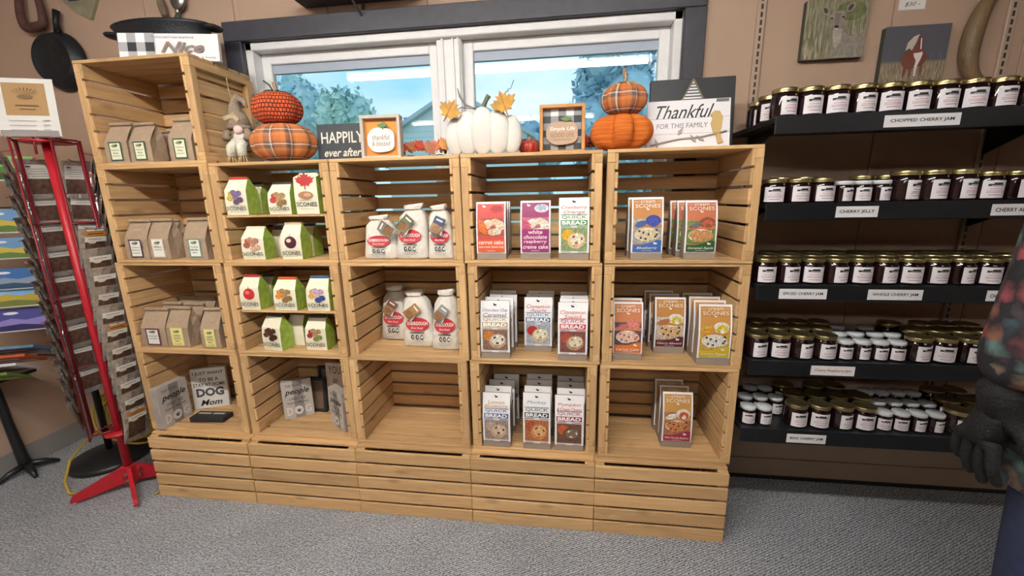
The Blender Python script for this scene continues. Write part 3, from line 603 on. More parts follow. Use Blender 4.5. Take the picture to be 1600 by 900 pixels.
# ------------------------------------------------------------------ signs in the lower crates
def slab(label, name, loc, w, h, t, rot, edge, art, group='printed wooden signs', cat='sign', base=None):
    """standing slab sign: local x right, z up, front face at y=0, thickness t behind"""
    o = thing(name, label, cat, loc, rot, group)
    MB().box(-w/2, 0, 0, w/2, t, h, edge, .0015).build('board', o)
    if art: art(Art(), w, h).build('lettering', o)
    return o
G1 = mat('greywashed_board', '#A8A09A', .7, var=.18, vscale=18); G2 = mat('white_board', '#DAD8D4', .6, var=.06); BK = mat('black_board', '#24262A', .5, var=.1)
def paw(A, cx, cy, s, c):
    A.ell(cx, cy, s, s*.8, c, 10)
    for k in range(4): A.ell(cx+(k-1.5)*s*.75, cy+s*(1.25 if k in (1, 2) else .85), s*.32, s*.42, c, 8)
def people(A, w, h):
    A.rect(-w*.5, 0, w*.5, h, '#B9B2AC', 2); A.rect(-w*.12, 0, w*.2, h, '#8A8480', 2)
    A.text('THE MORE', -w*.12, h*.88, w=w*.5, h=h*.07, c='#3A3634'); A.text('people', 0, h*.7, w=w*.82, h=h*.2, c='#141414', shear=.35, bold=.02)
    A.text('I MEET THE', 0, h*.52, w=w*.55, h=h*.07, c='#2A2624'); A.text('more I like my', 0, h*.41, w=w*.7, h=h*.075, c='#141414', bold=.01)
    A.text('D', -w*.3, h*.2, w=w*.2, h=h*.22, c='#D8D4D0', bold=.03); A.text('G', w*.32, h*.2, w=w*.22, h=h*.22, c='#D8D4D0', bold=.03); A.ell(0, h*.2, w*.15, h*.12, '#D8D4D0'); paw(A, 0, h*.18, w*.055, '#3A3836'); return A
def dogmom(A, w, h):
    A.rect(-w*.5, 0, w*.5, h, '#DCDAD6', 2); A.text('I JUST WANT', 0, h*.87, w=w*.86, h=h*.1, c='#2A2A2A', bold=.015); A.text('TO BE A', 0, h*.72, w=w*.55, h=h*.09, c='#2A2A2A', bold=.015); A.text('STAY AT HOME', 0, h*.59, w=w*.9, h=h*.09, c='#2A2A2A', bold=.015)
    A.text('DOG', 0, h*.4, w=w*.78, h=h*.22, c='#4E5052', bold=.05); A.text('Mom', 0, h*.14, w=w*.62, h=h*.15, c='#1A1A1A', shear=.35, bold=.015); return A
def youare(A, w, h):
    A.rect(-w*.5, 0, w*.5, h, '#C6B6A6', 2); A.text('YOU', 0, h*.86, w=w*.7, h=h*.16, c='#2A2624'); A.text('as', 0, h*.64, w=w*.26, h=h*.08, c='#2A2624', shear=.3); A.text('DOG', 0, h*.45, w=w*.8, h=h*.16, c='#2A2624', bold=.03); A.text('THINKS', 0, h*.22, w=w*.8, h=h*.1, c='#2A2624'); return A
def stand(BL, BR, TL, z, **k):
    a = un(*BL, 'z', z); b = un(*BR, 'z', z); w = (b-a).length; ang = math.atan2(b.y-a.y, b.x-a.x)
    y = a.y; h = un(*TL, 'y', y).z-z; return (a+b)/2, w, h, ang
z3 = ZR[3]+ST+.001
def sgn(BL, BR, TL, label, t, edge, art, name='block_sign', lean=0., dx=0, dy=0, h=None, w=None):
    c, ww, hh, a = stand(BL, BR, TL, z3); return slab(label, name, (c.x+dx, c.y+dy, z3), w or ww, h or hh, t, (lean, 0, a), edge, art)
s_ = sgn((257, 671), (301, 646), (253, 610), 'grey block sign about people and dog leaning near the crate\'s left side', .036, G1, people)
A = Art()
for k in range(3): paw(A, .018, .03+.045*k, .006, '#2A2624')
A.build('side_paws', s_, loc=(-s_.children[0].dimensions.x/2 if False else -.5*(s_.children[0].data.vertices[1].co.x*0+abs(s_.children[0].data.vertices[0].co.x)), 0, 0), fn=lambda u, v, q: (-q, .036-u, v))
sgn((310, 636), (364, 629), (296, 577), 'white sign reading I just want to be a stay at home dog mom', .02, G2, dogmom, 'wood_sign', R(-5), dx=.004, dy=-.022)
o = slab('black wooden sign lying flat on the floor of the dog mom crate', 'wood_sign', (un(323, 660, 'z', z3).x, un(323, 660, 'z', z3).y, z3+.0205), .155, .06, .02, (R(-90), 0, R(3)), BK, lambda A, w, h: A.rect(-w*.42, h*.55, -w*.05, h*.75, '#B8B0A6').rect(w*.02, h*.55, w*.36, h*.75, '#B8B0A6'))
sgn((446, 656), (492, 646), (437, 599), 'grey block sign about people and dog beside two dark frames', .03, G1, people)
sgn((521, 661), (542, 676), (513, 604), 'grey block dog sign seen edge-on against the crate\'s right side', .036, G1, people, dx=-.006)
slab('tall tan sign with large word you standing at the back beside frames', 'wood_sign', (min(un(523, 600, 'y', .2).x, XL[3][1]+CW-.084), .2, z3), .085, .225, .015, (R(-3), 0, R(-2)), mat('tan_board', '#B9A896', .7, var=.1), youare)
for k, (x, y, w, h, l) in enumerate(((XL[3][1]+.225, .215, .12, .2, 'large dark picture frame leaning at the back behind the dog signs'), (XL[3][1]+.17, .185, .095, .16, 'smaller dark picture frame overlapping the large frame behind dog sign'))):
    f = thing('picture_frame', l, 'frame', (x, y, z3), (R(-4), 0, R(-3)), 'dark picture frames')
    for a in ((-w/2, 0, w/2, .014), (-w/2, h-.014, w/2, h), (-w/2, .014, -w/2+.014, h-.014), (w/2-.014, .014, w/2, h-.014)): MB().box(a[0], 0, a[1], a[2], .014, a[3], BK, .002).build('frame_bar', f)
    MB().box(-w/2+.014, .006, .014, w/2-.014, .012, h-.014, mat('brown_backing', '#6E5A4A', .7, var=.15), 0).build('picture', f)
# ------------------------------------------------------------------ decor on top of the crates
ZT = ZTOP+.0008
def topx(u, v, y): return un(u, v, 'y', y)
def pumpkin(parent, name, R_, H_, m, n=8, depth=.13, loc=(0, 0, 0), squash=1., seg=72, k=16):
    vs = []; fs = []; uvs = []
    for j in range(k+1):
        t = PI*j/k; prof = math.sin(t)**.72 if 0 < j < k else 0
        for i in range(seg+1):
            a = 2*PI*i/seg; lob = 1-depth*(abs(math.cos(n*a/2))**6)*(.35+.65*math.sin(t))
            r = R_*prof*lob; zz = H_/2*(1-math.cos(t)*(.98)) - .09*H_*math.exp(-(prof/.3)**2)*(1 if j > k/2 else -1)
            vs.append((r*math.cos(a), r*math.sin(a)*squash, zz)); uvs.append((i/seg, j/k))
    for j in range(k):
        for i in range(seg): q = j*(seg+1)+i; fs.append((q, q+1, q+seg+2, q+seg+1))
    me = bpy.data.meshes.new(name); me.from_pydata(vs, [], fs); me.materials.append(m); ul = me.uv_layers.new(name='UVMap')
    for p in me.polygons:
        p.use_smooth = True
        for li in p.loop_indices: ul.data[li].uv = uvs[me.loops[li].vertex_index]
    me.update(); return obj(name, me, parent, loc)
def uvmat(name, build, rough=.85):
    m = bpy.data.materials.new(name); m.use_nodes = True; n = m.node_tree; b = n.nodes['Principled BSDF']; b.inputs['Roughness'].default_value = rough; b.inputs['Specular IOR Level'].default_value = .2
    t = n.nodes.new('ShaderNodeTexCoord'); build(n, t.outputs['UV'], b); MATS[name] = m; return m
def stripes(n, uv, ax, freq, a, b):
    s = n.nodes.new('ShaderNodeSeparateXYZ'); n.links.new(uv, s.inputs[0]); m = n.nodes.new('ShaderNodeMath'); m.operation = 'MULTIPLY'; m.inputs[1].default_value = freq; n.links.new(s.outputs[ax], m.inputs[0])
    f = n.nodes.new('ShaderNodeMath'); f.operation = 'FRACT'; n.links.new(m.outputs[0], f.inputs[0]); c = n.nodes.new('ShaderNodeValToRGB'); c.color_ramp.interpolation = 'CONSTANT'
    e = c.color_ramp.elements; e[0].position = 0; e[0].color = (*a, 1); e[1].position = .5; e[1].color = (*b, 1); n.links.new(f.outputs[0], c.inputs[0]); return c, e
def plaid_build(fu, fv):
    def bld(n, uv, b):
        def st(ax, fr):
            c, e = stripes(n, uv, ax, fr, hexc('#B86C3C'), hexc('#645650')); x = e.new(.3); x.color = (*hexc('#C47E4C'), 1); y = e.new(.72); y.color = (*hexc('#D8CEC2'), 1); z = e.new(.8); z.color = (*hexc('#5A4A44'), 1); w = e.new(.9); w.color = (*hexc('#B0622F'), 1); return c
        a, c = st(0, fu), st(1, fv); mx = n.nodes.new('ShaderNodeMix'); mx.data_type = 'RGBA'; mx.inputs[0].default_value = .5
        n.links.new(a.outputs[0], mx.inputs[6]); n.links.new(c.outputs[0], mx.inputs[7]); n.links.new(mx.outputs[2], b.inputs['Base Color'])
    return bld
def woven_build(n, uv, b):
    mp = n.nodes.new('ShaderNodeMapping'); mp.inputs['Scale'].default_value = (44, 13, 1); n.links.new(uv, mp.inputs[0])
    br = n.nodes.new('ShaderNodeTexBrick'); br.inputs['Scale'].default_value = 1; br.inputs['Brick Width'].default_value = 1; br.inputs['Row Height'].default_value = 1; br.inputs['Mortar Size'].default_value = .13; br.inputs['Mortar Smooth'].default_value = .4
    br.offset = .5; br.inputs['Color1'].default_value = (*hexc('#D4623C'), 1); br.inputs['Color2'].default_value = (*hexc('#C8542F'), 1); br.inputs['Mortar'].default_value = (*hexc('#3A1E18'), 1)
    n.links.new(mp.outputs[0], br.inputs['Vector']); n.links.new(br.outputs['Color'], b.inputs['Base Color'])
    bp = n.nodes.new('ShaderNodeBump'); bp.inputs['Strength'].default_value = .8; bp.inputs['Distance'].default_value = .006; bp.invert = True; n.links.new(br.outputs['Fac'], bp.inputs['Height']); n.links.new(bp.outputs[0], b.inputs['Normal'])
def rib_build(n, uv, b):
    mp = n.nodes.new('ShaderNodeMapping'); mp.inputs['Scale'].default_value = (3, 34, 1); n.links.new(uv, mp.inputs[0]); z = n.nodes.new('ShaderNodeTexNoise'); z.inputs['Scale'].default_value = 1.4; z.inputs['Detail'].default_value = 4; n.links.new(mp.outputs[0], z.inputs['Vector'])
    c = n.nodes.new('ShaderNodeValToRGB'); e = c.color_ramp.elements; e[0].position = .35; e[0].color = (*hexc('#B4541E'), 1); e[1].position = .65; e[1].color = (*hexc('#DC7E36'), 1); n.links.new(z.outputs['Fac'], c.inputs[0]); n.links.new(c.outputs[0], b.inputs['Base Color'])
    bp = n.nodes.new('ShaderNodeBump'); bp.inputs['Strength'].default_value = .7; bp.inputs['Distance'].default_value = .006; n.links.new(z.outputs['Fac'], bp.inputs['Height']); n.links.new(bp.outputs[0], b.inputs['Normal'])
M_PLAID = uvmat('orange_plaid', plaid_build(9, 4)); M_PLAID2 = uvmat('brown_plaid', plaid_build(7, 3)); M_WOVEN = uvmat('woven_orange', woven_build); M_RIB = uvmat('ribbed_orange', rib_build)
M_STEM = mat('dry_stem', '#A68F78', .85, var=.2, vscale=50, bump=.4); M_DKLEAF = mat('dark_leaf', '#2E3A2C', .7); M_RAFFIA = mat('raffia', '#C0A274', .85, var=.25, vscale=80)
def ribbon(mb, p0, p1, lift, w, m, n=8):
    p0, p1 = Vector(p0), Vector(p1); mb.tube([p0.lerp(p1, i/n)+Vector((0, 0, lift*math.sin(PI*i/n))) for i in range(n+1)], w, m, 5)
# left stack: plaid below, woven on top
def px_w(uL, uR, v, y): return un(uR, v, 'y', y).x-un(uL, v, 'y', y).x
yP = .085
c = un(445, 230, 'y', yP); wB_ = px_w(397, 493, 220, yP)
t = thing('stacked_pumpkins', 'stuffed pumpkin pair, woven orange one on top of orange plaid one', 'pumpkin decor', (c.x, yP, ZT), group='stuffed pumpkin stacks')
hB = un(445, 192, 'y', yP).z-ZT; hT = un(434, 143, 'y', yP).z-ZT-hB*.92
pumpkin(t, 'lower_pumpkin', wB_/2, hB, M_PLAID, 8, .16, squash=.72)
up = pumpkin(t, 'upper_pumpkin', px_w(401, 473, 172, yP)/2, hT, M_WOVEN, 6, .1, (un(434, 175, 'y', yP).x-c.x, 0, hB*.92), .8)
zt = hB*.92+hT
mb = MB()
for k in range(6): a = k*PI/3+.3; ribbon(mb, (0, 0, hT*.95), (.052*math.cos(a), .042*math.sin(a), hT*.9), .006, .0055, M_DKLEAF)
mb.build('leaf_collar', up)
MB().tube([(0, 0, hT*.9), (.003, 0, hT+.012), (.0, 0, hT+.03)], [.008, .007, .006], M_STEM, 8).build('stem', up)
MB().tube([(0, -.005, hT*.95), (-.012, -.01, hT+.02), (-.03, -.012, hT+.034)], .0025, M_DKLEAF, 6).build('tendril', up)
# right stack: ribbed orange below, plaid on top
c = un(970, 215, 'y', yP); wB_ = px_w(919, 1022, 205, yP)
t = thing('stacked_pumpkins', 'stuffed pumpkin pair, plaid one on top of ribbed solid orange one', 'pumpkin decor', (c.x, yP, ZT), group='stuffed pumpkin stacks')
hB = un(970, 178, 'y', yP).z-ZT; hT = un(975, 130, 'y', yP).z-ZT-hB*.93
pumpkin(t, 'lower_pumpkin', wB_/2, hB, M_RIB, 6, .34, squash=.75)
up = pumpkin(t, 'upper_pumpkin', px_w(938, 1012, 158, yP)/2, hT, M_PLAID2, 7, .14, (un(975, 158, 'y', yP).x-c.x, 0, hB*.93), .8)
MB().tube([(0, 0, hT*.88), (.002, 0, hT+.015), (-.002, 0, hT+.042)], [.0085, .007, .0075], M_STEM, 8).build('stem', up)
mb = MB()
for k in range(8): a = k*PI/4; mb.tube([(0, 0, hT*1.0), (.03*math.cos(a), .026*math.sin(a)-.004, hT*.99), (.05*math.cos(a+.2), .042*math.sin(a+.2)-.004, hT*.84)], .0022, M_RAFFIA, 5)
mb.build('raffia_bow', up)
# happily ever after
def upright(label, name, uL, uR, vT, y, t, edge, art, cat='sign', lean=R(-5), rz=0., vB=None):
    xl = un(uL, 215, 'y', y).x; xr = un(uR, 215, 'y', y).x; h = un((uL+uR)/2, vT, 'y', y).z-ZT
    return slab(label, name, ((xl+xr)/2, y, ZT), xr-xl, h, t, (lean, 0, rz), edge, art, cat=cat), xr-xl, h
def happily(A, w, h):
    A.rect(-w*.5, 0, w*.5, h, '#2C3238', 2); A.text('HAPPILY', .0, h*.64, w=w*.84, h=h*.3, c='#E4DCCB', bold=.01); A.text('ever after', .0, h*.24, w=w*.74, h=h*.22, c='#E4DCCB', shear=.3, bold=.015); return A
upright('dark wooden sign reading HAPPILY ever after in cream letters', 'wood_sign', 494, 573, 192, .1, .018, BK, happily)
# framed boxes
def framed(label, uL, uR, vT, y, fm, bgart, fw=.011, dp=.035, rz=0.):
    xl = un(uL, 215, 'y', y).x; xr = un(uR, 215, 'y', y).x; w = xr-xl; h = un((uL+uR)/2, vT, 'y', y).z-ZT
    t = thing('framed_sign', label, 'sign', ((xl+xr)/2, y, ZT), (R(-3), 0, rz), 'box framed pumpkin signs')
    for a in ((-w/2, 0, w/2, fw), (-w/2, h-fw, w/2, h), (-w/2, fw, -w/2+fw, h-fw), (w/2-fw, fw, w/2, h-fw)): MB().box(a[0], 0, a[1], a[2], dp, a[3], fm, .001).build('frame_bar', t)
    bd = MB().box(-w/2+fw, dp*.55, fw, w/2-fw, dp*.8, h-fw, ink('#D88A34')).build('back_board', t); bgart(t, bd, w, h, dp); return t
def cutpumpkin(w, h, n=40):
    P = []
    for i in range(n):
        a = 2*PI*i/n; r = 1+.05*abs(math.cos(2.5*a+PI/2))
        P.append((w/2*r*math.copysign(abs(math.cos(a))**.75, math.cos(a)), h/2*r*math.copysign(abs(math.sin(a))**.75, math.sin(a))))
    return P
def bg_orange(t, bd, w, h, dp):
    Art().rect(-w/2+.011, .011, w/2-.011, h-.011, '#D98B33').build('painted_back', bd, fn=lambda u, v, q: (u, dp*.55-q, v))
    p = MB().prism([(x, z+h*.44) for x, z in cutpumpkin(w*.66, h*.54)], dp*.2, dp*.45, ink('#E9E6E0')).build('pumpkin_cutout', t)
    A = Art(); A.text('thankful', 0, h*.5, w=w*.44, h=h*.12, c='#7E6248', shear=.2); A.text('& blessed', 0, h*.36, w=w*.46, h=h*.11, c='#7E6248', shear=.2); A.build('lettering', p, fn=lambda u, v, q: (u, dp*.2-q, v))
    MB().prism([(x*w*.14+w*.06, z*h*.09+h*.76) for x, z in MAPLE], dp*.1, dp*.2, ink('#5A7A4A')).build('leaf', p)
framed('whitewashed box frame with white pumpkin on orange beside dark HAPPILY sign', 563, 624, 178, .06, mat('whitewash', '#C2B9AE', .7, var=.12, vscale=30), bg_orange, rz=R(3))
def bg_check(t, bd, w, h, dp):
    A = Art(); n = 5; m = 6; ww = (w-.022)/n; hh = (h-.022)/m
    for i in range(n):
        for j in range(m): A.rect(-w/2+.011+i*ww, .011+j*hh, -w/2+.011+(i+1)*ww, .011+(j+1)*hh, '#1E2024' if (i % 2 == 0 and j % 2 == 0) else ('#E6E4E0' if i % 2 and j % 2 else '#8A8A8C'))
    A.it = [(a, b, c) for a, b, c in A.it]; A.build('buffalo_check', bd, fn=lambda u, v, q: (u, dp*.55-.0008, v))
    p = MB().prism([(x, z+h*.42) for x, z in cutpumpkin(w*.68, h*.46)], dp*.2, dp*.45, ink('#B89A80')).build('pumpkin_cutout', t)
    A = Art(); A.text('Simple Life', 0, h*.5, w=w*.56, h=h*.1, c='#F0ECE6', shear=.3, bold=.01); A.text('GOOD LIFE', 0, h*.38, w=w*.52, h=h*.085, c='#8A6A50', bold=.01); A.rect(-w*.2, h*.28, w*.2, h*.292, '#7A8A5A'); A.build('lettering', p, fn=lambda u, v, q: (u, dp*.2-q, v))
    MB().prism([(x*w*.13+w*.08, z*h*.08+h*.7) for x, z in MAPLE], dp*.1, dp*.2, ink('#5E7A48')).build('leaf', p)
framed('orange wood box frame with buffalo check and tan pumpkin', 843, 914, 161, .07, mat('orange_frame_wood', '#C08A4E', .55, var=.1, vscale=30), bg_check)
# white pumpkin with leaves
yW = .06; c = un(755, 200, 'y', yW); w = px_w(698, 813, 200, yW); h = un(755, 168, 'y', yW).z-ZT
t = thing('white_pumpkin', 'large white painted pumpkin with autumn leaves and curled wires', 'pumpkin decor', (c.x, yW, ZT))
M_WP = mat('white_enamel', '#DCD9D2', .45, var=.08, vscale=14); M_EDGE = mat('brown_edge', '#8A7A66', .7)
for k, (f, wf, hf) in enumerate(((-.38, .24, .82), (.38, .24, .82), (-.2, .3, .94), (.2, .3, .94), (0, .3, 1.0))):
    y = -.004*k; MB().ell((f*w, y, h*hf/2), (w*wf/2*1.18, .016, h*hf/2), M_WP, 20, 12).build('lobe', t)
    if False:
        s = 1 if f > 0 else -1; MB().tube([((f-s*wf*.5)*w*1.0+s*.0*w + s*.012*math.sin(PI*q/8), y-.0155, h*hf*(.1+.8*q/8)) for q in range(9)], .0012, M_EDGE, 5).build('lobe_line', t)
MB().tube([(0, 0, h*.93), (.002, -.002, h*1.0), (.012, 0, h*1.14), (.022, 0, h*1.24)], [.017, .009, .007, .009], mat('green_stem', '#5E6A58', .6, var=.2), 8).build('stem', t)
def leafmat(): return mat('autumn_leaf', '#D79A2C', .6, var=.3, vscale=30, c2='#8A6A28')
for dx, dz, s, ry in ((-.42, .93, .04, .5), (.3, 1.02, .044, -.35)):
    lf = MB().prism([(x*s, z*s) for x, z in MAPLE], -.002, .002, leafmat()).build('leaf', t, (dx*w, -.03, dz*h), (R(-12), ry, 0)); Art().rect(-.0012, -s*.9, .0012, s*.8, '#8A4A20').build('leaf_vein', lf, fn=lambda u, v, q: (u, -.002-q, v))
mb = MB(); mb.tube([(.03, 0, h*.98)]+[(.04+.05*q/20+.004*math.cos(q*2.2), .004*math.sin(q*2.2), h*1.02+.05*q/20) for q in range(21)]+[(.105, 0, h*1.02+.075)], .0012, ink('#4A4A48'), 5); mb.build('spring_wire', t)
MB().tube([(-.02, 0, h*.98), (-.055, 0, h*1.06), (-.075, 0, h*1.25), (-.082, 0, h*1.42)], [.0012, .003, .0035, .001], ink('#77787A'), 6).build('wire_leaf', t)
MB().tube([(-.02, 0, h*.97), (-.07, -.004, h*1.02), (-.1, -.01, h*.93)], .0014, ink('#4A4A48'), 5).build('tendril', t)
# small red pumpkin
c = un(826, 228, 'y', .11); t = thing('small_pumpkin', 'small glossy red pumpkin tucked behind the white pumpkin', 'pumpkin decor', (c.x, .11, ZT))
pumpkin(t, 'pumpkin_body', .034, .05, mat('red_gloss', '#A83A30', .35, var=.15), 8, .18, seg=48, k=10); MB().tube([(0, 0, .044), (.004, 0, .06)], .005, M_STEM, 6).build('stem', t)
# leaf garland pieces behind: each sprig is a thing
def sprig(label, u0, u1, y, cols, seed, n=9):
    rnd = random.Random(seed); a = un(u0, 235, 'y', y).x; b = un(u1, 235, 'y', y).x; t = thing('leaf_garland', label, 'garland', ((a+b)/2, y, ZT), group='autumn leaf garland')
    L = b-a; MB().tube([(-L/2+L*q/8, .004*math.sin(q*2), .006+.006*math.sin(q*1.3)) for q in range(9)], .002, ink('#5A3E2A'), 5).build('stem', t)
    for k in range(n):
        s = rnd.uniform(.018, .03); MB().prism([(x*s, z*s) for x, z in MAPLE], -.0008, .0008, mat('garland_leaf_'+cols[k % len(cols)][1:], cols[k % len(cols)], .6, var=.25, vscale=40)).build('leaf', t, (-L/2+L*(k+.5)/n, rnd.uniform(-.02, .02), .034+rnd.uniform(-.002, .012)), (rnd.uniform(-.6, .1), rnd.uniform(-1.2, 1.2), rnd.uniform(-.7, .7)))
    for k in range(4): MB().ell((0, 0, 0), (.006, .006, .009), ink('#5A4030'), 8, 6).build('berry', t, (rnd.uniform(-L/2, L/2), rnd.uniform(-.02, .01), .02+rnd.uniform(0, .03)))
sprig('red and tan leaf garland lying between the framed pumpkin and white pumpkin', 628, 706, .1, ['#B8402A', '#C88A4A', '#9A5A3A', '#D0602E'], 3, 11)
sprig('red and brown leaf sprig lying between white pumpkin and check frame', 812, 846, .15, ['#B8402A', '#7A4A30', '#D0602E'], 5, 5)
sprig('orange leaf sprig with dark berries beside the right pumpkin stack', 905, 930, .16, ['#D0702E', '#B8402A', '#3A2A28'], 9, 5)
# black star board and thankful sign
yS = .17; xl = un(1017, 160, 'y', yS).x; xr = un(1150, 160, 'y', yS).x; h = un(1086, 118, 'y', yS).z-ZT; w = xr-xl
t = thing('star_board', 'black square board with corrugated metal star behind the white sign', 'sign', ((xl+xr)/2, yS, ZT), (R(-6), 0, R(-2)))
MB().box(-w/2, 0, 0, w/2, .02, h, BK, .002).build('board', t)
M_GALV = mat('corrugated_metal', '#C8CACC', .35, metal=.6, var=.1); st_ = []
for k in range(10): a = PI/2+k*PI/5; r = h*(.52 if k % 2 == 0 else .27); st_.append((w*.0+r*math.cos(a), h*.45+r*math.sin(a)))
s = MB().prism(st_, -.012, -.002, M_GALV).build('star', t); A = Art()
for k in range(16):
    z = h*(.3+.64*k/16); xs = [x0+(x1-x0)*(z-z0)/(z1-z0) for (x0, z0), (x1, z1) in zip(st_, st_[1:]+st_[:1]) if (z0-z)*(z1-z) < 0]
    if len(xs) >= 2: A.rect(min(xs)*.9, z-.0022, max(xs)*.9, z+.0022, '#3A3A3C')
A.build('corrugation', s, fn=lambda u, v, q: (u, -.0125-q*.1, v)); MB().tube([(x, -.012, z) for x, z in st_+st_[:1]], .003, ink('#7A6A58'), 6).build('star_rim', s)
def family(A, w, h):
    A.rect(-w*.5, 0, w*.5, h, '#E8E6EA', 2)
    for k in (.33, .64): A.rect(-w*.5, h*k-.0008, w*.5, h*k+.0008, '#B9B6B8')
    A.text('Thankful', -w*.04, h*.77, w=w*.7, h=h*.27, c='#1C1C20', shear=.45, bold=.004); A.text('FOR THIS FAMILY', -w*.07, h*.49, w=w*.62, h=h*.1, c='#6A6668', shear=.1)
    A.rect(w*.33, h*.93, w*.48, h*.99, '#6A6A6C'); return A
yF = .1; xl = un(1012, 200, 'y', yF).x; xr = un(1141, 200, 'y', yF).x; h = un(1075, 152, 'y', yF).z-ZT; w = xr-xl
t = slab('white plank sign reading Thankful for this family with gold bird', 'wood_sign', ((xl+xr)/2, yF, ZT), w, h, .012, (R(-10), 0, R(-3)), mat('white_plank', '#E4E2E4', .6, var=.03), family)
gold = mat('tan_cutout', '#C2A46A', .55)
bird = [(.30, .33), (.27, .5), (.29, .62), (.26, .68), (.31, .75), (.37, .74), (.41, .62), (.40, .42), (.38, .3), (.42, .12), (.36, .1), (.33, .28)]
MB().prism([(x*w, z*h) for x, z in bird], -.006, -.001, gold).build('bird', t)
MB().tube([(-w*.45, -.004, h*.1), (-w*.3, -.004, h*.16), (-w*.1, -.004, h*.22), (w*.15, -.004, h*.24), (w*.46, -.004, h*.34)], .0028, mat('grey_branch', '#A39A90', .6), 6).build('branch', t)
for dx, dz, r in ((-.12, .3, .6), (.1, .14, -.6), (-.36, .06, -.3), (.2, .16, -.9)): MB().prism([(0, 0), (.006, .012), (0, .03), (-.006, .012)], -.005, -.001, mat('grey_branch')).build('twig_leaf', t, (dx*w, 0, dz*h), (0, r, 0))
# "nice" sign and iron pot on the topmost crate
ZT0 = ZTOP0+.0008; yN = .07
xl = un(199, 80, 'y', yN).x; xr = un(331, 80, 'y', yN).x; w = xr-xl; h = un(265, 50, 'y', yN).z-ZT0
t = thing('wood_sign', 'white sign reading Nice with buffalo check end on the topmost crate', 'sign', ((xl+xr)/2, yN, ZT0), (R(-6), 0, R(12)), 'printed wooden signs')
MB().box(-w/2, 0, 0, w/2, .015, h, G2, .001).build('board', t); A = Art(); A.rect(-w/2, 0, w/2, h, '#E9E8EC')
for i in range(4):
    for j in range(3): A.rect(-w/2+i*w*.09, j*h/3, -w/2+(i+1)*w*.09, (j+1)*h/3, '#24262A' if (i % 2 and j == 1) else '#EDECF0' if (i % 2 == 0 and j != 1) else '#A9A9AE')
A.text('If you can\'t say anything', w*.05, h*.86, w=w*.42, h=h*.1, c='#6A6668'); A.text('at least make it funny', w*.26, h*.12, w=w*.42, h=h*.1, c='#6A6668'); A.text('Nice', w*.14, h*.49, w=w*.44, h=h*.4, c='#7A6A62', shear=.4, bold=.03)
A.build('lettering', t)
M_IRON = mat('cast_iron', '#23262B', .45, metal=.3, var=.2, vscale=40, bump=.15)
def ironpot():
    y = .205; c = un(258, 70, 'y', y); t = thing('iron_pot', 'oval black cast iron pot standing behind the Nice sign', 'pot', (c.x, y, ZT0))
    h = un(230, 45, 'y', y).z-ZT0; rx = px_w(186, 345, 60, y)/2*.9; mb = MB(); prof = [(.72, 0), (.85, .2), (.96, .7), (1.0, .95), (1.05, 1.0), (.99, 1.0), (.9, .7), (.66, .1)]
    vs = []; n = 28
    for r, z in prof: vs += [(rx*r*math.cos(2*PI*i/n), .082*r*math.sin(2*PI*i/n), h*z) for i in range(n)]
    fs = [(j*n+i, j*n+(i+1) % n, (j+1)*n+(i+1) % n, (j+1)*n+i) for j in range(len(prof)-1) for i in range(n)]+[tuple(range(n))[::-1], tuple((len(prof)-1)*n+i for i in range(n))]
    mb.add(vs, fs, M_IRON, True); mb.build('pot_body', t)
    for s in (-1, 1): MB().ell((s*rx*1.1, 0, h*.9), (.03, .035, .012), M_IRON, 12, 6).build('handle', t)
ironpot()
# burlap gnome hung on the side of the topmost crate
yG = .12; c = un(378, 190, 'y', yG); t = thing('gnome_doll', 'burlap scarecrow gnome with pink nose hanging on the topmost crate', 'doll', (XL[1][1]+.055, yG, ZT))
M_BUR = mat('burlap', '#9A8878', .95, var=.2, vscale=120, bump=.5, bscale=250); M_GAUZE = mat('cream_gauze', '#D8D6C6', .9, var=.08, vscale=60, bump=.3)
MB().ell((0, 0, .105), (.034, .03, .045), M_BUR, 14, 8).build('body', t)
MB().tube([(0, 0, .13), (-.004, 0, .17), (-.012, 0, .205), (.012, -.004, .236), (.035, -.01, .225), (.052, -.016, .2)], [.04, .032, .022, .016, .01, .004], M_BUR, 12).build('hat', t)
MB().tube([(.043*math.cos(a), .036*math.sin(a), .132) for a in [2*PI*i/16 for i in range(17)]], .007, M_BUR, 6).build('hat_brim', t)
for s in (-1, 1): MB().box(-.018, -.004, -.008, .018, .004, .008, mat('check_ribbon', '#BCA98A', .9, var=.3, vscale=90), .002).build('bow', t, (s*.014-.004, -.032, .165), (0, s*.5+.3, 0))
MB().ell((.018, -.034, .12), (.0165, .016, .0165), mat('pink_felt', '#E2C6C0', .9), 12, 8).build('nose', t)
MB().ell((.012, -.026, .088), (.024, .014, .036), mat('white_fluff', '#E4DED6', .95, bump=.8, bscale=150), 12, 8).build('beard', t)
for s, e in ((-1, (-.04, -.03, .09)), (1, (.045, -.03, .085))): MB().tube([(s*.025, -.005, .128), ((s*.045), -.02, .112), e], [.012, .012, .014], M_BUR, 8).build('arm', t)
for s in (-1, 1):
    MB().tube([(s*.016, -.012, .085), (s*.02, -.036, .06), (s*.023, -.038, .028)], [.015, .017, .016], M_GAUZE, 10).build('leg', t)
    mb = MB()
    for k in range(9): a = 2*PI*k/9; mb.tube([(s*.023+.008*math.cos(a), -.038+.008*math.sin(a), .032), (s*.023+.018*math.cos(a), -.038+.018*math.sin(a), .003)], .0028, M_RAFFIA, 4)
    mb.build('raffia_cuff', t)
MB().tube([(-.008, 0, .2), (-.02, -.006, .26), (-.026, 0, .31)], .0016, M_RAFFIA, 5).build('hanging_loop', t)
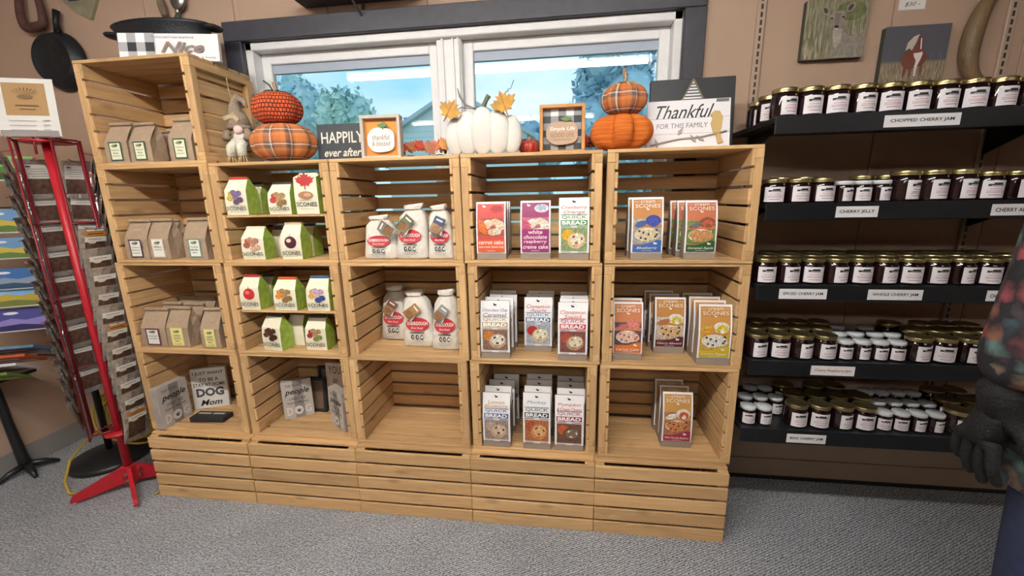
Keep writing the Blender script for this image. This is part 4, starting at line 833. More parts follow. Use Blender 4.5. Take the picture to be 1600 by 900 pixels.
# ------------------------------------------------------------------ jam shelves
M_SHELF = mat('black_shelf', '#1B1C1F', .35, var=.1, vscale=30, spec=.4)
M_STD = mat('tan_standard', '#B39C8A', .5); M_SLOT = ink('#3A302A')
for k, x in enumerate((2.393, 3.165)):
    t = thing('slotted_standard', 'tan slotted steel shelf standard on the wall, '+('beside the window' if k == 0 else 'far right by the wooden collar'), 'shelf standard', (x, WY, .4), group='shelf standards')
    MB().box(-.014, -.012, 0, .014, 0, 1.65, M_STD, .002).build('channel', t); mb = MB()
    for j in range(64): mb.box(-.0035, -.0128, .02+j*.025, .0035, -.0115, .036+j*.025, M_SLOT)
    s = mb.build('slots', t)
SX0, SX1, SD = 2.325, 3.75, .333
SZ = [1.437, 1.188, .937, .684, .437]
def sign_art(txt, w, h, c='#1A1A1A'): return Art().rect(-w/2, -h/2, w/2, h/2, '#E6E4E6').text(txt, 0, 0, w=w*.84, h=h*.36, c=c, bold=.02)
SL = [('chopped cherry jam', [('CHOPPED CHERRY JAM', 1384, 1503, 182, '#1A1A1A')]), ('cherry jelly', [('CHERRY JELLY', 1308, 1374, 325, '#1A1A1A'), ('CHERRY APPLE', 1552, 1625, 323, '#1A1A1A')]),
      ('spiced and whole cherry jam', [('SPICED CHERRY JAM', 1219, 1294, 451, '#1A1A1A'), ('WHOLE CHERRY JAM', 1358, 1444, 455, '#1A1A1A'), ('CHERRY BUTTER', 1545, 1610, 454, '#1A1A1A')]),
      ('cherry raspberry jam', [('Cherry Raspberry Jam', 1269, 1338, 571, '#A8643A')]), ('bing cherry jam', [('BING CHERRY JAM', 1231, 1293, 676, '#1A1A1A')])]
for k, z in enumerate(SZ):
    t = thing('jam_shelf', 'black metal shelf marked %s, %s' % (SL[k][0], ['topmost', 'second from top', 'middle one', 'second from bottom', 'lowest'][k]), 'shelf', (0, 0, z), group='black jam shelves')
    MB().box(SX0, 0, -.014, SX1, SD, 0, M_SHELF, .002).build('deck', t)
    MB().box(SX0, -.008, -.05, SX1, 0, .002, M_SHELF, .002).build('front_lip', t)
    for x in (2.393, 3.165): MB().prism([(SD, -.014), (SD, -.1), (.18, -.035), (.03, -.02), (.03, -.014)], x-.004, x+.004, M_SHELF, M=Matrix(((0, 1, 0, 0), (1, 0, 0, 0), (0, 0, 1, 0), (0, 0, 0, 1)))).build('bracket', t)
    for txt, uL, uR, v, c in SL[k][1]:
        a = un(uL, v, 'y', -.012).x; b = un(uR, v, 'y', -.012).x
        o = MB().box(-(b-a)/2, -.001, -.016, (b-a)/2, 0, .016, ink('#E6E4E6')).build('shelf_label', t, ((a+b)/2, -.0085, -.026)); sign_art(txt, b-a, .032, c).build('lettering', o, fn=lambda u, w, q: (u, -.0008-q, w))
# jars: gold two-piece lids and small white lids
M_JAM = mat('dark_jam', '#1C0A0E', .08, spec=.6, coat=.3); M_GOLD = mat('gold_lid', '#A99C6E', .28, metal=.9); M_WHITE = mat('white_lid', '#D4D8DC', .35)
M_LAB = mat('jar_label', '#E6E2E6', .6)
def labmesh(r, h0, h1, ang):
    mb = MB(); n = 8; R_ = r+.0006
    P = lambda a, z, q=0: ((R_+q)*math.sin(a), -(R_+q)*math.cos(a), z)
    def patch(a0, a1, z0, z1, m, q, n=6): mb.add([P(lerp(a0, a1, i/n), z, q) for z in (z0, z1) for i in range(n+1)], [(i, i+1, n+2+i, n+1+i) for i in range(n)], m, True)
    patch(-ang, ang, h0, h1, M_LAB, 0, n); H = h1-h0
    d = ink('#2A2A2E'); pk = ink('#C89AA6')
    patch(-ang*.62, ang*.5, h0+H*.72, h0+H*.8, d, .0003); patch(-ang*.25, ang*.42, h0+H*.8, h0+H*.87, d, .0003); patch(-ang*.62, -ang*.36, h0+H*.68, h0+H*.74, d, .0004); patch(-ang*.3, ang*.62, h0+H*.66, h0+H*.69, ink('#77747A'), .0003)
    for k, (f, s) in enumerate(((.5, .5), (.38, .66), (.3, .66), (.16, .5))): patch(-ang*s, ang*s, h0+H*f, h0+H*(f+.04), pk if k < 3 else ink('#8A868A'), .0003)
    return mb.mesh('label')
def jarmeshes(r, h, gold):
    body = MB(); body.lathe([(r*.9, 0), (r*.98, .004), (r, .012), (r, h*.68), (r*.94, h*.78), (r*.86, h*.83), (r*.86, h*.86)], M_JAM, 20)
    lid = MB()
    if gold: lid.lathe([(r*.97, h*.84), (r*.99, h*.85), (r*.97, h*.865), (r*.985, h*.9), (r*.985, h*.975), (r*.95, h*.995), (r*.82, h), (r*.8, h*.985), (r*.4, h*.985), (0, h*.988)], M_GOLD, 20)
    else: lid.lathe([(r*.93, h*.82), (r*.97, h*.83), (r*.97, h*.97), (r*.92, h), (0, h)], M_WHITE, 18)
    return body.mesh('glass'), lid.mesh('lid'), labmesh(r, h*.08, h*.68, .86)
KJ = {'g': (.0345, .082, True), 't': (.0365, .09, True), 's': (.034, .074, True), 'w': (.0255, .064, False)}
JM = {k: jarmeshes(*v) for k, v in KJ.items()}; JR = {k: v[0] for k, v in KJ.items()}
JN = {'g': 'gold', 't': 'tall gold', 's': 'gold', 'w': 'white'}
SHN = ['chopped cherry', 'cherry jelly', 'spiced cherry', 'cherry raspberry', 'bing cherry']
RWN = ['front row', 'second row', 'third row']
placed = {i: [] for i in range(5)}
def jar(k, x, y, s):
    r = JR[k]
    for (a, b, q) in placed[s]:
        if (a-x)**2+(b-y)**2 < (q+r)**2: return False
    if x-r < SX0+.002 or y+r > SD-.002 or x+r > SX1: return False
    placed[s].append((x, y, r)); return True
todo = []
def line(s, row_, items, y, spread=0):
    for k, u, v in items:
        r = JR[k]; x = un(u, v, 'y', y).x; x0 = x
        for _ in range(40):
            if jar(k, x, y, s): todo.append((s, row_, k, x, y)); break
            x += .002
vr = [172, 300, 428, 545, 648]
F = lambda k, us, v: [(k, u, v) for u in us]
yF_ = .042
line(0, 0, F('g', (1222, 1261, 1300, 1340, 1381, 1421, 1463, 1512, 1551, 1594), 172), yF_)
line(0, 1, F('g', (1198, 1236, 1275, 1316, 1360), 168), .13); line(0, 2, F('g', (1186,), 172), .22)
line(1, 0, F('s', (1203, 1238, 1273), 300)+F('w', (1307, 1335, 1364), 302)+F('t', (1402, 1446, 1486), 290)+F('g', (1524, 1560, 1600), 295), yF_)
line(1, 1, F('g', (1220, 1255, 1345, 1372, 1430, 1470), 290), .125)
line(2, 0, F('g', (1190, 1229, 1264, 1299, 1340, 1377, 1415, 1453, 1491, 1533, 1572, 1610), 428), yF_)
line(2, 1, F('g', (1195, 1230, 1268, 1303, 1342, 1380, 1415, 1452, 1490, 1530, 1568), 415), .122)
line(2, 2, F('g', (1200, 1232, 1266, 1300, 1338, 1374, 1410, 1446, 1482, 1520), 408), .2)
line(3, 0, F('g', (1180, 1213, 1247, 1282), 545)+F('w', (1310, 1335, 1361, 1385), 548)+F('g', (1416, 1452, 1489, 1527, 1565), 545), yF_)
line(3, 1, F('g', (1178, 1208, 1240, 1272), 530)+F('w', (1300, 1324, 1366, 1388), 528)+F('g', (1412, 1446, 1482, 1518), 530), .12)
line(3, 2, F('g', (1180, 1210, 1240, 1268), 518)+F('w', (1290, 1350), 518)+F('g', (1386, 1436, 1470, 1502), 520), .195)
line(4, 0, F('w', (1167, 1189), 652)+F('g', (1242, 1276, 1311, 1343), 652)+F('w', (1371, 1397, 1423, 1446), 655)+F('g', (1477, 1512), 658), yF_)
line(4, 1, F('w', (1162, 1183, 1206), 636)+F('g', (1224, 1254, 1288, 1322), 630)+F('w', (1360, 1384, 1408, 1432), 634)+F('g', (1456, 1490), 632), .118)
line(4, 2, F('w', (1170, 1192), 624)+F('g', (1210, 1268, 1300), 618)+F('w', (1350, 1372, 1396, 1420), 622)+F('g', (1448, 1480), 615), .195)
cnt = {}
for s, rw, k, x, y in sorted(todo, key=lambda q: (q[0], q[1], q[3])):
    key = (s, rw, 'w' if k == 'w' else 't' if k == 't' else 'g'); i = cnt.get(key, 0); cnt[key] = i+1
    t = thing('jam_jar', '%s-lidded jam jar, %s %s one from left, %s, %s shelf' % (JN[k], ORD[i], JN[k], RWN[rw], SHN[s]), 'jar', (x, y, SZ[s]+.0003), (0, 0, random.uniform(-.25, .45)), 'jam jars')
    a, b, c = JM[k]; obj('glass', a, t); obj('lid', b, t); obj('label', c, t)
# kick panels under the shelves
t = thing('kick_panel', 'brown base panel with dark seam under the jam shelves', 'panel', (0, 0, 0))
M_KICK = mat('brown_laminate', '#85725F', .6, var=.06, vscale=5)
MB().box(SX0-.4, WY-.012, .105, SX1, WY-.001, .33, M_KICK, .001).build('upper_board', t); MB().box(SX0-.4, WY-.012, .02, SX1, WY-.001, .1, M_KICK, .001).build('lower_board', t); MB().box(SX0-.4, WY-.010, 0, SX1, WY-.001, .02, ink('#17181A')).build('base_strip', t)
# ------------------------------------------------------------------ wall pieces, right
def canvas(label, uv, thick, art, y=None):
    TL, TR, BL, BR = [un(u, v, 'y', WY-thick) for u, v in uv]; cx = (TL.x+TR.x+BL.x+BR.x)/4; zb = (BL.z+BR.z)/2; zt = (TL.z+TR.z)/2; w = ((TR.x-TL.x)+(BR.x-BL.x))/2
    t = thing('canvas_print', label, 'picture', (cx, WY-thick-.0005, zb), group='animal canvas prints'); MB().box(-w/2, 0, 0, w/2, thick, zt-zb, ink('#3E4038'), .002).build('stretcher', t); art(Art(), w, zt-zb).build('printed_canvas', t, step=.0001, rough=.7); return t
M_GRASS = mat('photo_grass', '#A39A82', .7, var=.5, vscale=38, c2='#4E5238', stretch=(3.5, 1, .6)); M_GRASS2 = mat('photo_field', '#A8977E', .7, var=.4, vscale=60, c2='#6A6050', stretch=(3, 1, .6))
def blades(A, w, h, n, z0, z1, cols, seed):
    r = random.Random(seed)
    for k in range(n): x = r.uniform(-.46, .46)*w; b = r.uniform(z0[0], z0[1])*h; l = r.uniform(*z1)*h; d = r.uniform(-.05, .05)*w; x1 = max(-.49*w, min(.49*w, x+d)); A.poly([(x-.0008, b), (x+.0008, b), (x1, min(h*.99, b+l))], cols[k % len(cols)])
def deer(A, w, h):
    A.rect(-w/2, 0, w/2, h, M_GRASS); A.ell(w*.22, h*.78, w*.24, h*.16, mat('photo_bush', '#6A6E48', .7, var=.4, vscale=40), 16); blades(A, w, h, 45, (0, .6), (.15, .35), ['#B8B094', '#6E7250', '#CFC8B0', '#50543A'], 4)
    fur = mat('photo_fur', '#8F867C', .7, var=.25, vscale=90); fur2 = mat('photo_fur_pale', '#AAA196', .7, var=.2, vscale=90)
    A.poly([(-w*.08, 0), (w*.46, 0), (w*.49, h*.3), (w*.42, h*.4), (w*.22, h*.36), (w*.12, h*.46), (-.05*w, h*.46), (-w*.03, h*.26)], fur); A.poly([(-.05*w, h*.46), (w*.1, h*.5), (w*.1, h*.26), (w*.02, h*.16), (-w*.02, h*.26)], fur2)
    A.ell(-w*.2, h*.8, w*.055, h*.085, fur, 12, .6); A.ell(w*.19, h*.83, w*.06, h*.095, fur, 12, -.6); A.ell(-w*.2, h*.8, w*.03, h*.055, '#463C36', 10, .6); A.ell(w*.19, h*.83, w*.032, h*.062, '#463C36', 10, -.6)
    A.poly([(-w*.13, h*.72), (-w*.07, h*.775), (w*.07, h*.785), (w*.14, h*.74), (w*.1, h*.62), (w*.055, h*.5), (w*.03, h*.475), (-.03*w, h*.475), (-.05*w, h*.5), (-w*.1, h*.61)], fur); A.poly([(-w*.045, h*.74), (w*.045, h*.745), (w*.03, h*.55), (-w*.03, h*.55)], '#776C64')
    A.ell(-w*.09, h*.665, w*.02, h*.018, '#161210', 8); A.ell(w*.09, h*.675, w*.02, h*.018, '#161210', 8); A.ell(0, h*.525, w*.038, h*.024, '#1C1614', 10); A.ell(0, h*.487, w*.03, h*.01, '#D6D0C8', 8); blades(A, w, h, 16, (0, .05), (.12, .3), ['#B8B094', '#CFC8B0', '#6E7250'], 9); return A
canvas('canvas photo of a deer among green grass, left of the horse', [(1262, 0), (1362, -6), (1250, 96), (1347, 88)], .022, deer)
def horse(A, w, h):
    A.rect(-w/2, 0, w/2, h, '#55545D'); A.rect(-w/2, 0, w/2, h*.37, M_GRASS2); A.rect(-w/2, h*.35, w/2, h*.38, '#77705F'); blades(A, w, h, 14, (.36, .4), (.1, .3), ['#77777C', '#6A6A70'], 2)
    br = mat('photo_bay', '#7A4638', .7, var=.2, vscale=60); wh = '#E6DED8'
    A.ell(-w*.06, h*.4, w*.14, h*.17, br, 18); A.ell(w*.07, h*.43, w*.12, h*.16, br, 16)
    for x0, x1, c in ((-.15, -.1, br), (-.06, -.015, br), (.02, .065, wh), (.1, .145, br)): A.poly([(x0*w, h*.3), (x1*w, h*.3), (x1*w-.006*w, h*.1), (x0*w+.008*w, h*.1)], c)
    A.poly([(-w*.03, h*.54), (w*.07, h*.58), (w*.12, h*.5), (w*.1, h*.4), (w*.05, h*.24), (w*.02, h*.22), (w*.03, h*.38), (-w*.01, h*.45)], wh)
    A.poly([(-w*.09, h*.5), (-w*.03, h*.68), (w*.005, h*.79), (w*.07, h*.79), (w*.11, h*.6), (w*.09, h*.52)], br); A.poly([(w*.0, h*.78), (w*.02, h*.86), (w*.038, h*.79)], br); A.poly([(w*.045, h*.79), (w*.065, h*.86), (w*.075, h*.78)], br)
    A.poly([(w*.02, h*.79), (w*.075, h*.79), (w*.105, h*.64), (w*.09, h*.55), (w*.055, h*.56), (w*.035, h*.66)], '#5E382E'); A.poly([(w*.05, h*.77), (w*.07, h*.77), (w*.088, h*.58), (w*.066, h*.57)], wh)
    A.poly([(w*.02, h*.84), (-w*.06, h*.8), (-w*.14, h*.7), (-w*.16, h*.56), (-w*.1, h*.6), (-w*.06, h*.56), (-w*.01, h*.7)], '#C6BDB4'); blades(A, w, h, 40, (0, .12), (.08, .16), ['#B8AA8C', '#8A7E68', '#CFC2A4'], 3); return A
canvas('canvas photo of a brown and white horse above the jam jars', [(1389, 41), (1492, 37), (1367, 135), (1468, 122)], .022, horse)
c = un(1425, 5, 'y', WY); o = thing('price_card', 'small white card with handwritten price above the horse picture', 'card', (c.x, WY-.002, c.z)); MB().box(-.04, 0, -.02, .04, .001, .03, ink('#E8E6E2')).build('card', o); Art().text('$30 -', 0, -.004, w=.045, h=.014, c='#4A4A4A', shear=.3).build('writing', o)
# wooden horse collar
def arc(label, pts, rad, m, name, cat, y=WY-.03, closed=False, group=None):
    P = [un(u, v, 'y', y) for u, v in pts]; c0 = P[0].copy(); t = thing(name, label, cat, (c0.x, y, c0.z), group=group); Q = []
    n = len(P)
    for i in range(n-1):
        p0, p1, p2, p3 = P[max(i-1, 0)], P[i], P[i+1], P[min(i+2, n-1)]
        for s in range(6): q = s/6; Q.append(.5*((2*p1)+(-p0+p2)*q+(2*p0-5*p1+4*p2-p3)*q*q+(-p0+3*p1-3*p2+p3)*q**3)-c0)
    Q.append(P[-1]-c0); k = len(Q); rr = [rad[0]+(rad[1]-rad[0])*math.sin(PI*i/(k-1)) for i in range(k)]
    MB().tube(Q, rr, m, 10).build('bow' if name == 'horse_collar' else 'loop', t); return t
M_OAK = mat('worn_oak', '#7C6448', .5, var=.3, vscale=14, bump=.3, stretch=(1, 1, .4))
t = arc('curved worn wooden horse collar hanging at the far right above jam jars', [(1560, -14), (1543, 4), (1528, 32), (1518, 62), (1513, 92), (1518, 116), (1532, 130)], (.014, .026), M_OAK, 'horse_collar', 'horse collar')
# ------------------------------------------------------------------ wall pieces, left
arc('brown leather harness loop hanging on the wall, far upper left', [(30, -12), (30, 8), (34, 30), (42, 44), (56, 42), (67, 37), (65, 18), (58, -6)], (.012, .017), mat('brown_leather', '#5A3A34', .7, var=.25, vscale=30), 'harness_loop', 'harness')
def frypan():
    y = WY-.012; c = un(99, 97, 'y', y); r = .118; t = thing('frying_pan', 'black cast iron frying pan hung with its bottom outward', 'frying pan', (c.x, y, c.z))
    M = Matrix.Rotation(R(90), 4, 'X'); MB().lathe([(r, -.004), (r*1.02, 0), (r*.97, .012), (r*.82, .045), (r*.78, .046), (r*.75, .042), (0, .042)], M_IRON, 32, M).build('pan', t)
    e = un(93, 18, 'y', y); d = e-c; hb_ = d.normalized()*r*.95
    MB().tube([hb_+Vector((0, -.012, 0)), hb_.lerp(d, .5)+Vector((0, -.016, 0)), d+Vector((0, -.012, 0))], [.014, .011, .013], M_IRON, 10).build('handle', t)
frypan()
def poly_wall(label, name, cat, pts, t_, m, part='board'):
    y = WY-t_; P = [un(u, v, 'y', y) for u, v in pts]; c = sum(P, Vector())/len(P); t = thing(name, label, cat, (c.x, y-.0005, c.z)); MB().prism([(p.x-c.x, p.z-c.z) for p in P], 0, t_, m).build(part, t); return t
t = poly_wall('corner of a painted slate board with dark blue and cream, upper left wall', 'slate_board', 'wall art', [(92, -4), (152, -8), (142, 30), (118, 18)], .012, mat('slate_cream', '#8E8A72', .6, var=.3, vscale=20))
MB().box(-.05, -.0015, .02, 0, -.0002, .05, ink('#1E2838')).build('dark_patch', t)
def tool(label, name, top, bot, parts):
    y = WY-.02; a = un(*top, 'y', y); b = un(*bot, 'y', y); t = thing(name, label, 'kitchen tool', (b.x, y, b.z)); d = a-b
    for nm, f0, f1, r0, r1, m in parts: MB().tube([d*lerp(f0, f1, q/8) for q in range(9)], [lerp(r0, r1, q/8)*(.75+.3*math.sin(PI*q/8)) for q in range(9)], m, 10).build(nm, t)
    return t, d
tool('old wooden tool handle hanging beside the green handled ladle', 'wooden_tool', (246, -12), (258, 25), [('handle', 0, 1, .016, .011, mat('grey_wood', '#7C6A5A', .7, var=.2)), ])
t, d = tool('metal ladle with green handle hanging above the Nice sign', 'ladle', (277, -10), (279, 47), [('handle', 0, .42, .017, .013, mat('green_enamel', '#3E5A4C', .45, var=.3, vscale=25)), ('shank', .4, .6, .008, .01, mat('steel', '#8C8A88', .3, metal=.9))])
MB().ell(d*.85, (.034, .014, .045), mat('steel'), 14, 8).build('bowl', t)
# shelf above the window with its bracket
a = un(440, 4, 'y', WY-.15); b = un(640, -2, 'y', WY-.15); zsh = un(540, 8, 'y', WY-.15).z
t = thing('wall_shelf', 'dark wooden wall shelf above the window with metal bracket', 'shelf', ((a.x+b.x)/2, WY, max(zsh, OZ1+cw+.03))); L_ = b.x-a.x
MB().box(-L_/2, -.16, 0, L_/2, -.001, .02, mat('dark_shelf', '#2E2A2C', .5, var=.2), .002).build('board', t); MB().box(-.006, -.006, -.06, .006, -.0005, 0, mat('steel')).build('bracket', t); MB().tube([(0, -.004, -.055), (0, -.07, -.03), (0, -.13, -.002)], .004, mat('steel'), 6).build('bracket_arm', t)
# ------------------------------------------------------------------ red spinner rack with snack pouches
RX, RY = -.172, -.005
M_RED = mat('red_enamel', '#B3202C', .4, var=.08); M_RED2 = mat('dark_red_wire', '#7E1C28', .45)
t = thing('spinner_rack', 'red metal spinner rack on flat tapered feet left of the crates', 'display rack', (RX, RY, 0))
MB().tube([(0, 0, .03), (0, 0, 1.5)], .0155, M_RED, 14).build('pole', t)
MB().box(-.022, -.022, .025, .022, .022, .11, M_RED, .003).build('hub', t)
for a in (-138, -37, 42, 143):
    L_ = .195 if a not in (42,) else .165
    lg = MB().prism([(0, .035), (0, .10), (.03, .105), (L_-.01, .04), (L_, .02), (L_-.005, .008), (L_-.03, .012)], -.007, .007, M_RED).build('foot_plate', t, (0, 0, 0), (0, 0, R(a)))
    MB().lathe([(.010, 0), (.011, .004), (.008, .012), (.005, .02)], ink('#8A8A8C'), 12).build('glide', lg, (L_-.012, 0, 0))
    for z in (.055, .085): MB().lathe([(.007, 0), (.007, .004), (.004, .014)], mat('steel'), 8, Matrix.Rotation(R(90), 4, 'X')).build('bolt', lg, (.035, -.007, z))
for z, r in ((.27, .05), (1.45, .07)): MB().lathe([(r, 0), (r, .008), (.018, .012)], M_RED, 20).build('plate', t, (0, 0, z))
PD = [R(q) for q in (-4, -132, 172, 112, 54)]; PR = .085
for k, a in enumerate(PD):
    mb = MB(); cx, cy = PR*math.cos(a), PR*math.sin(a); tx, ty = -math.sin(a), math.cos(a)
    for s in (-1, 1):
        mb.tube([(cx+s*.04*tx, cy+s*.04*ty, .28), (cx+s*.04*tx, cy+s*.04*ty, 1.46)], .0032, M_RED2, 6)
    for z in (.28, .57, .86, 1.16, 1.46): mb.tube([(cx-.04*tx, cy-.04*ty, z), (cx+.04*tx, cy+.04*ty, z)], .003, M_RED2, 6)
    for z in (.285, 1.455): mb.tube([(0, 0, z), (cx, cy, z)], .004, M_RED2, 6)
    mb.build('wire_panel', t)
# pouches
def foil():
    m = mat('clear_foil', '#CFCCC6', .14, metal=.7, bump=1., bscale=38); return m
M_FOIL = foil(); M_CHOC = mat('jerky_brown', '#5E463A', .25, var=.35, vscale=70, spec=.6)
def pouchmesh(w, h, th):
    mb = MB(); n, m = 6, 8
    for s in (-1, 1):
        vs = [((i/n-.5)*w, s*th/2*(math.sin(PI*i/n)*math.sin(PI*min(1, max(0, (j/m)/.88)))**.6)+.0012*math.sin(i*3+j*2.3)*(0 < i < n), -h*j/m) for j in range(m+1) for i in range(n+1)]
        fs = [(j*(n+1)+i, j*(n+1)+i+1, (j+1)*(n+1)+i+1, (j+1)*(n+1)+i) for j in range(m) for i in range(n)]
        o = [f[::-1] if s < 0 else f for f in fs]
        mb.add(vs, [f for q, f in enumerate(o) if q//n in (0, 1, m-1) or q % n in (0, n-1)], M_FOIL, True); mb.add(vs, [f for q, f in enumerate(o) if not (q//n in (0, 1, m-1) or q % n in (0, n-1))], M_CHOC, True)
    return mb.mesh('pouch')
PW, PH = .1, .15; pm = pouchmesh(PW, PH, .016)
def cardmesh(orange):
    A = Art(); A.rect(-.036, -.05, .036, -.03, '#E6E2DA'); A.ell(-.012, -.05, .014, .007, '#DDD8CE', 10); A.rect(-.024, -.041, .02, -.0385, '#8A847C')
    if orange: A.rect(-.036, -.026, .036, -.012, '#CF8A34'); A.rect(-.026, -.021, .026, -.017, '#5A3418'); A.rect(-.028, -.009, .028, -.003, '#DDD8CE')
    mb = MB()
    for i, (P, fs, c) in enumerate(A.it): mb.add([(u, -.0082-.0003*i, v) for u, v in P], fs, ink(c))
    return mb.mesh('label')
cm = [cardmesh(False), cardmesh(True)]
def backmesh():
    mb = MB(); q = lambda x0, z0, x1, z1, d, c: mb.add([(x1, d, z0), (x0, d, z0), (x0, d, z1), (x1, d, z1)], [(0, 1, 2, 3)], ink(c))
    q(-.034, -.075, .034, -.022, .0086, '#D8D4CC')
    for k in range(4): q(-.028, -.04-.009*k, .026-.008*(k % 2), -.0375-.009*k, .009, '#8A867E')
    q(.012, -.033, .026, -.027, .009, '#3A3836'); return mb.mesh('back_label')
bkm = backmesh()
CN = ['column facing the camera', 'left-hand column', 'far left column', 'hidden back column', 'right-hand column by the crates']
for k, a in enumerate(PD):
    zs = [1.42-.078*j for j in range(13)] if k in (1, 4) else ([1.14-.074*j for j in range(11)] if k == 0 else [1.4-.1*j for j in range(9)])
    for j, z in enumerate(zs):
        r = PR+.036; x, y = RX+r*math.cos(a), RY+r*math.sin(a); tilt = R(10)
        p = thing('snack_pouch', 'clear foil snack pouch, %s from top, %s of red rack' % (ORD[j], CN[k]), 'pouch', (x, y, z), (tilt, random.uniform(-.05, .05), a+PI/2+random.uniform(-.08, .08)), 'snack pouches')
        obj('pouch', pm, p); obj('back_label', bkm, p); obj('label', cm[1 if j % 5 == 0 else 0], p)
        MB().tube([(0, .036, -.004), (0, 0, -.006), (0, -.014, -.004)], .0016, M_RED2, 5).build('hook', p)
# card on top of the rack
c = un(38, 166, 'y', RY-.06); t = thing('rack_sign', 'white card with brown printed panel standing on top of the red rack', 'sign', (c.x, RY-.06, un(45, 213, 'y', RY-.06).z), (R(-4), R(0), R(20)))
w = px_w(0, 66, 165, RY-.06)*1.02; h = un(30, 120, 'y', RY-.06).z-un(45, 213, 'y', RY-.06).z
MB().box(-w/2, 0, 0, w/2, .002, h, ink('#DAD8D4')).build('card', t); A = Art(); A.rect(-w*.34, h*.36, w*.36, h*.92, '#A8865C')
for k in range(9): a = R(-60+15*k); A.poly([(w*.02+.01*math.sin(a), h*.7), (w*.02+w*.26*math.sin(a)-.002, h*.7+h*.14*math.cos(a)), (w*.02+w*.26*math.sin(a)+.002, h*.7+h*.14*math.cos(a))], '#6A5238')
A.ell(w*.02, h*.68, w*.13, h*.04, '#7A6040'); A.rect(-w*.16, h*.52, w*.22, h*.54, '#6A5238'); A.rect(-w*.1, h*.46, w*.16, h*.475, '#6A5238')
for k in range(3): A.rect(-w*.3, h*(.26-.08*k), w*.14, h*(.268-.08*k), '#8A8680'); A.rect(w*.24, h*(.27-.08*k), w*.36, h*(.28-.08*k), '#8A8680')
A.build('print', t); MB().box(-w*.46, -.006, -.004, w*.46, .008, .018, mat('clear_plastic', '#E8E0E0', .1, trans=.8)).build('holder', t)
MB().tube([(0, .004, -.06), (0, .004, .0)], .004, M_RED2, 6).build('holder_post', t)
# ------------------------------------------------------------------ postcard stand on round black base
M_BLKP = mat('black_plastic', '#1E2022', .35, var=.1)
SXp, SYp = -.5, .17
t = thing('card_stand', 'black postcard stand on round base behind the red rack', 'display rack', (SXp, SYp, 0))
MB().lathe([(.155, 0), (.158, .012), (.146, .026), (.06, .045), (.03, .055)], M_BLKP, 36).build('base', t); MB().tube([(0, 0, .04), (0, 0, 1.3)], .014, M_BLKP, 10).build('pole', t)
for z in (.6, .78, .96, 1.14, 1.28): MB().box(-.24, -.02, z-.06, -.0, -.012, z-.054, M_BLKP).build('card_rail', t)
CARDS = [('#6A9AC8', '#C8B450', '#5A7A3A', 'with pale sky over yellow field'), ('#3A6AA8', '#8A9AB0', '#2A4A6A', 'with deep blue lake'), ('#7AB0E0', '#B8A040', '#6A7A3A', 'with blue sky over autumn hills'), ('#4A4A90', '#8A80C0', '#2E2A5A', 'in violet and dark blue'), ('#9AC07A', '#4A7A3A', '#2E5A2A', 'with bright green trees')]
for i, (u, v, ww, hh, ci) in enumerate(((14, 262, .13, .1, 4), (8, 345, .14, .1, 0), (12, 388, .14, .09, 0), (18, 436, .15, .09, 1), (22, 462, .16, .1, 2), (30, 500, .16, .1, 3))):
    y = .075-.004*i; c = un(u, v, 'y', y); s, l1, l2, nm = CARDS[ci]
    nmx = ['topmost on the stand', 'second from top on the stand', 'third from top on the stand', 'fourth from top on the stand', 'fifth from top on the stand', 'lowest on the stand'][i]
    t = thing('postcard', 'landscape postcard %s, %s' % (nm, nmx), 'postcard', (max(c.x, X0+.1), y, c.z-hh/2), (R(-14), 0, R(28)), 'postcards')
    MB().box(-ww/2, 0, 0, ww/2, .003, hh, ink('#E4E2DE')).build('card', t); A = Art(); A.rect(-ww/2, hh*.04, ww/2, hh, s); A.poly([(-ww/2, hh*.45), (-ww*.2, hh*.58), (ww*.1, hh*.48), (ww/2, hh*.6), (ww/2, hh*.04), (-ww/2, hh*.04)], l1); A.poly([(-ww/2, hh*.25), (0, hh*.32), (ww/2, hh*.2), (ww/2, hh*.04), (-ww/2, hh*.04)], l2); A.ell(-ww*.2, hh*.8, ww*.16, hh*.06, '#E8ECF0', 10); A.build('picture', t)
for i, (c_, c2) in enumerate((('#5A7A9A', '#DADCE0'), ('#B4562E', '#E0D8CC'), ('#D8D4E0', '#8A3A5A'), ('#6E8A3E', '#C8B870'))):
    p = un(48-4*i, 548+11*i, 'y', .06); t = thing('booklet', ['pale blue booklet on top of the leaning booklets', 'orange booklet under the pale blue one', 'lilac booklet under the orange one', 'green booklet at the bottom of the leaning booklets'][i], 'booklet', (p.x, .06-.02*i, p.z-.012), (R(62), 0, R(24)), 'leaning booklets')
    MB().box(-.085, 0, 0, .085, .012, .12, ink(c_), .001).build('cover', t); Art().rect(-.07, .015, .07, .05, c2).rect(-.07, .07, .04, .09, c2).build('cover_print', t)
# iron leg of a stand at the left wall
t = thing('iron_stand', 'black iron stand leg with splayed foot at the left wall', 'stand', (-.79, .03, 0))
MB().tube([(-.01, -.02, .48), (-.012, -.01, .4), (-.02, 0, .25), (0, 0, .09), (.01, 0, .03)], [.018, .018, .017, .02, .024], M_BLKP, 10).build('leg', t)
for a in (-100, -20, 60): MB().tube([(.01, 0, .045), (.01+.06*math.cos(R(a)), .06*math.sin(R(a)), .03), (.01+.1*math.cos(R(a)), .1*math.sin(R(a)), .009)] if a != 180 else [], [.018, .014, .008], M_BLKP, 8).build('foot', t)
MB().box(-.05, -.14, .47, .06, .1, .485, M_BLKP, .003).build('top', t)
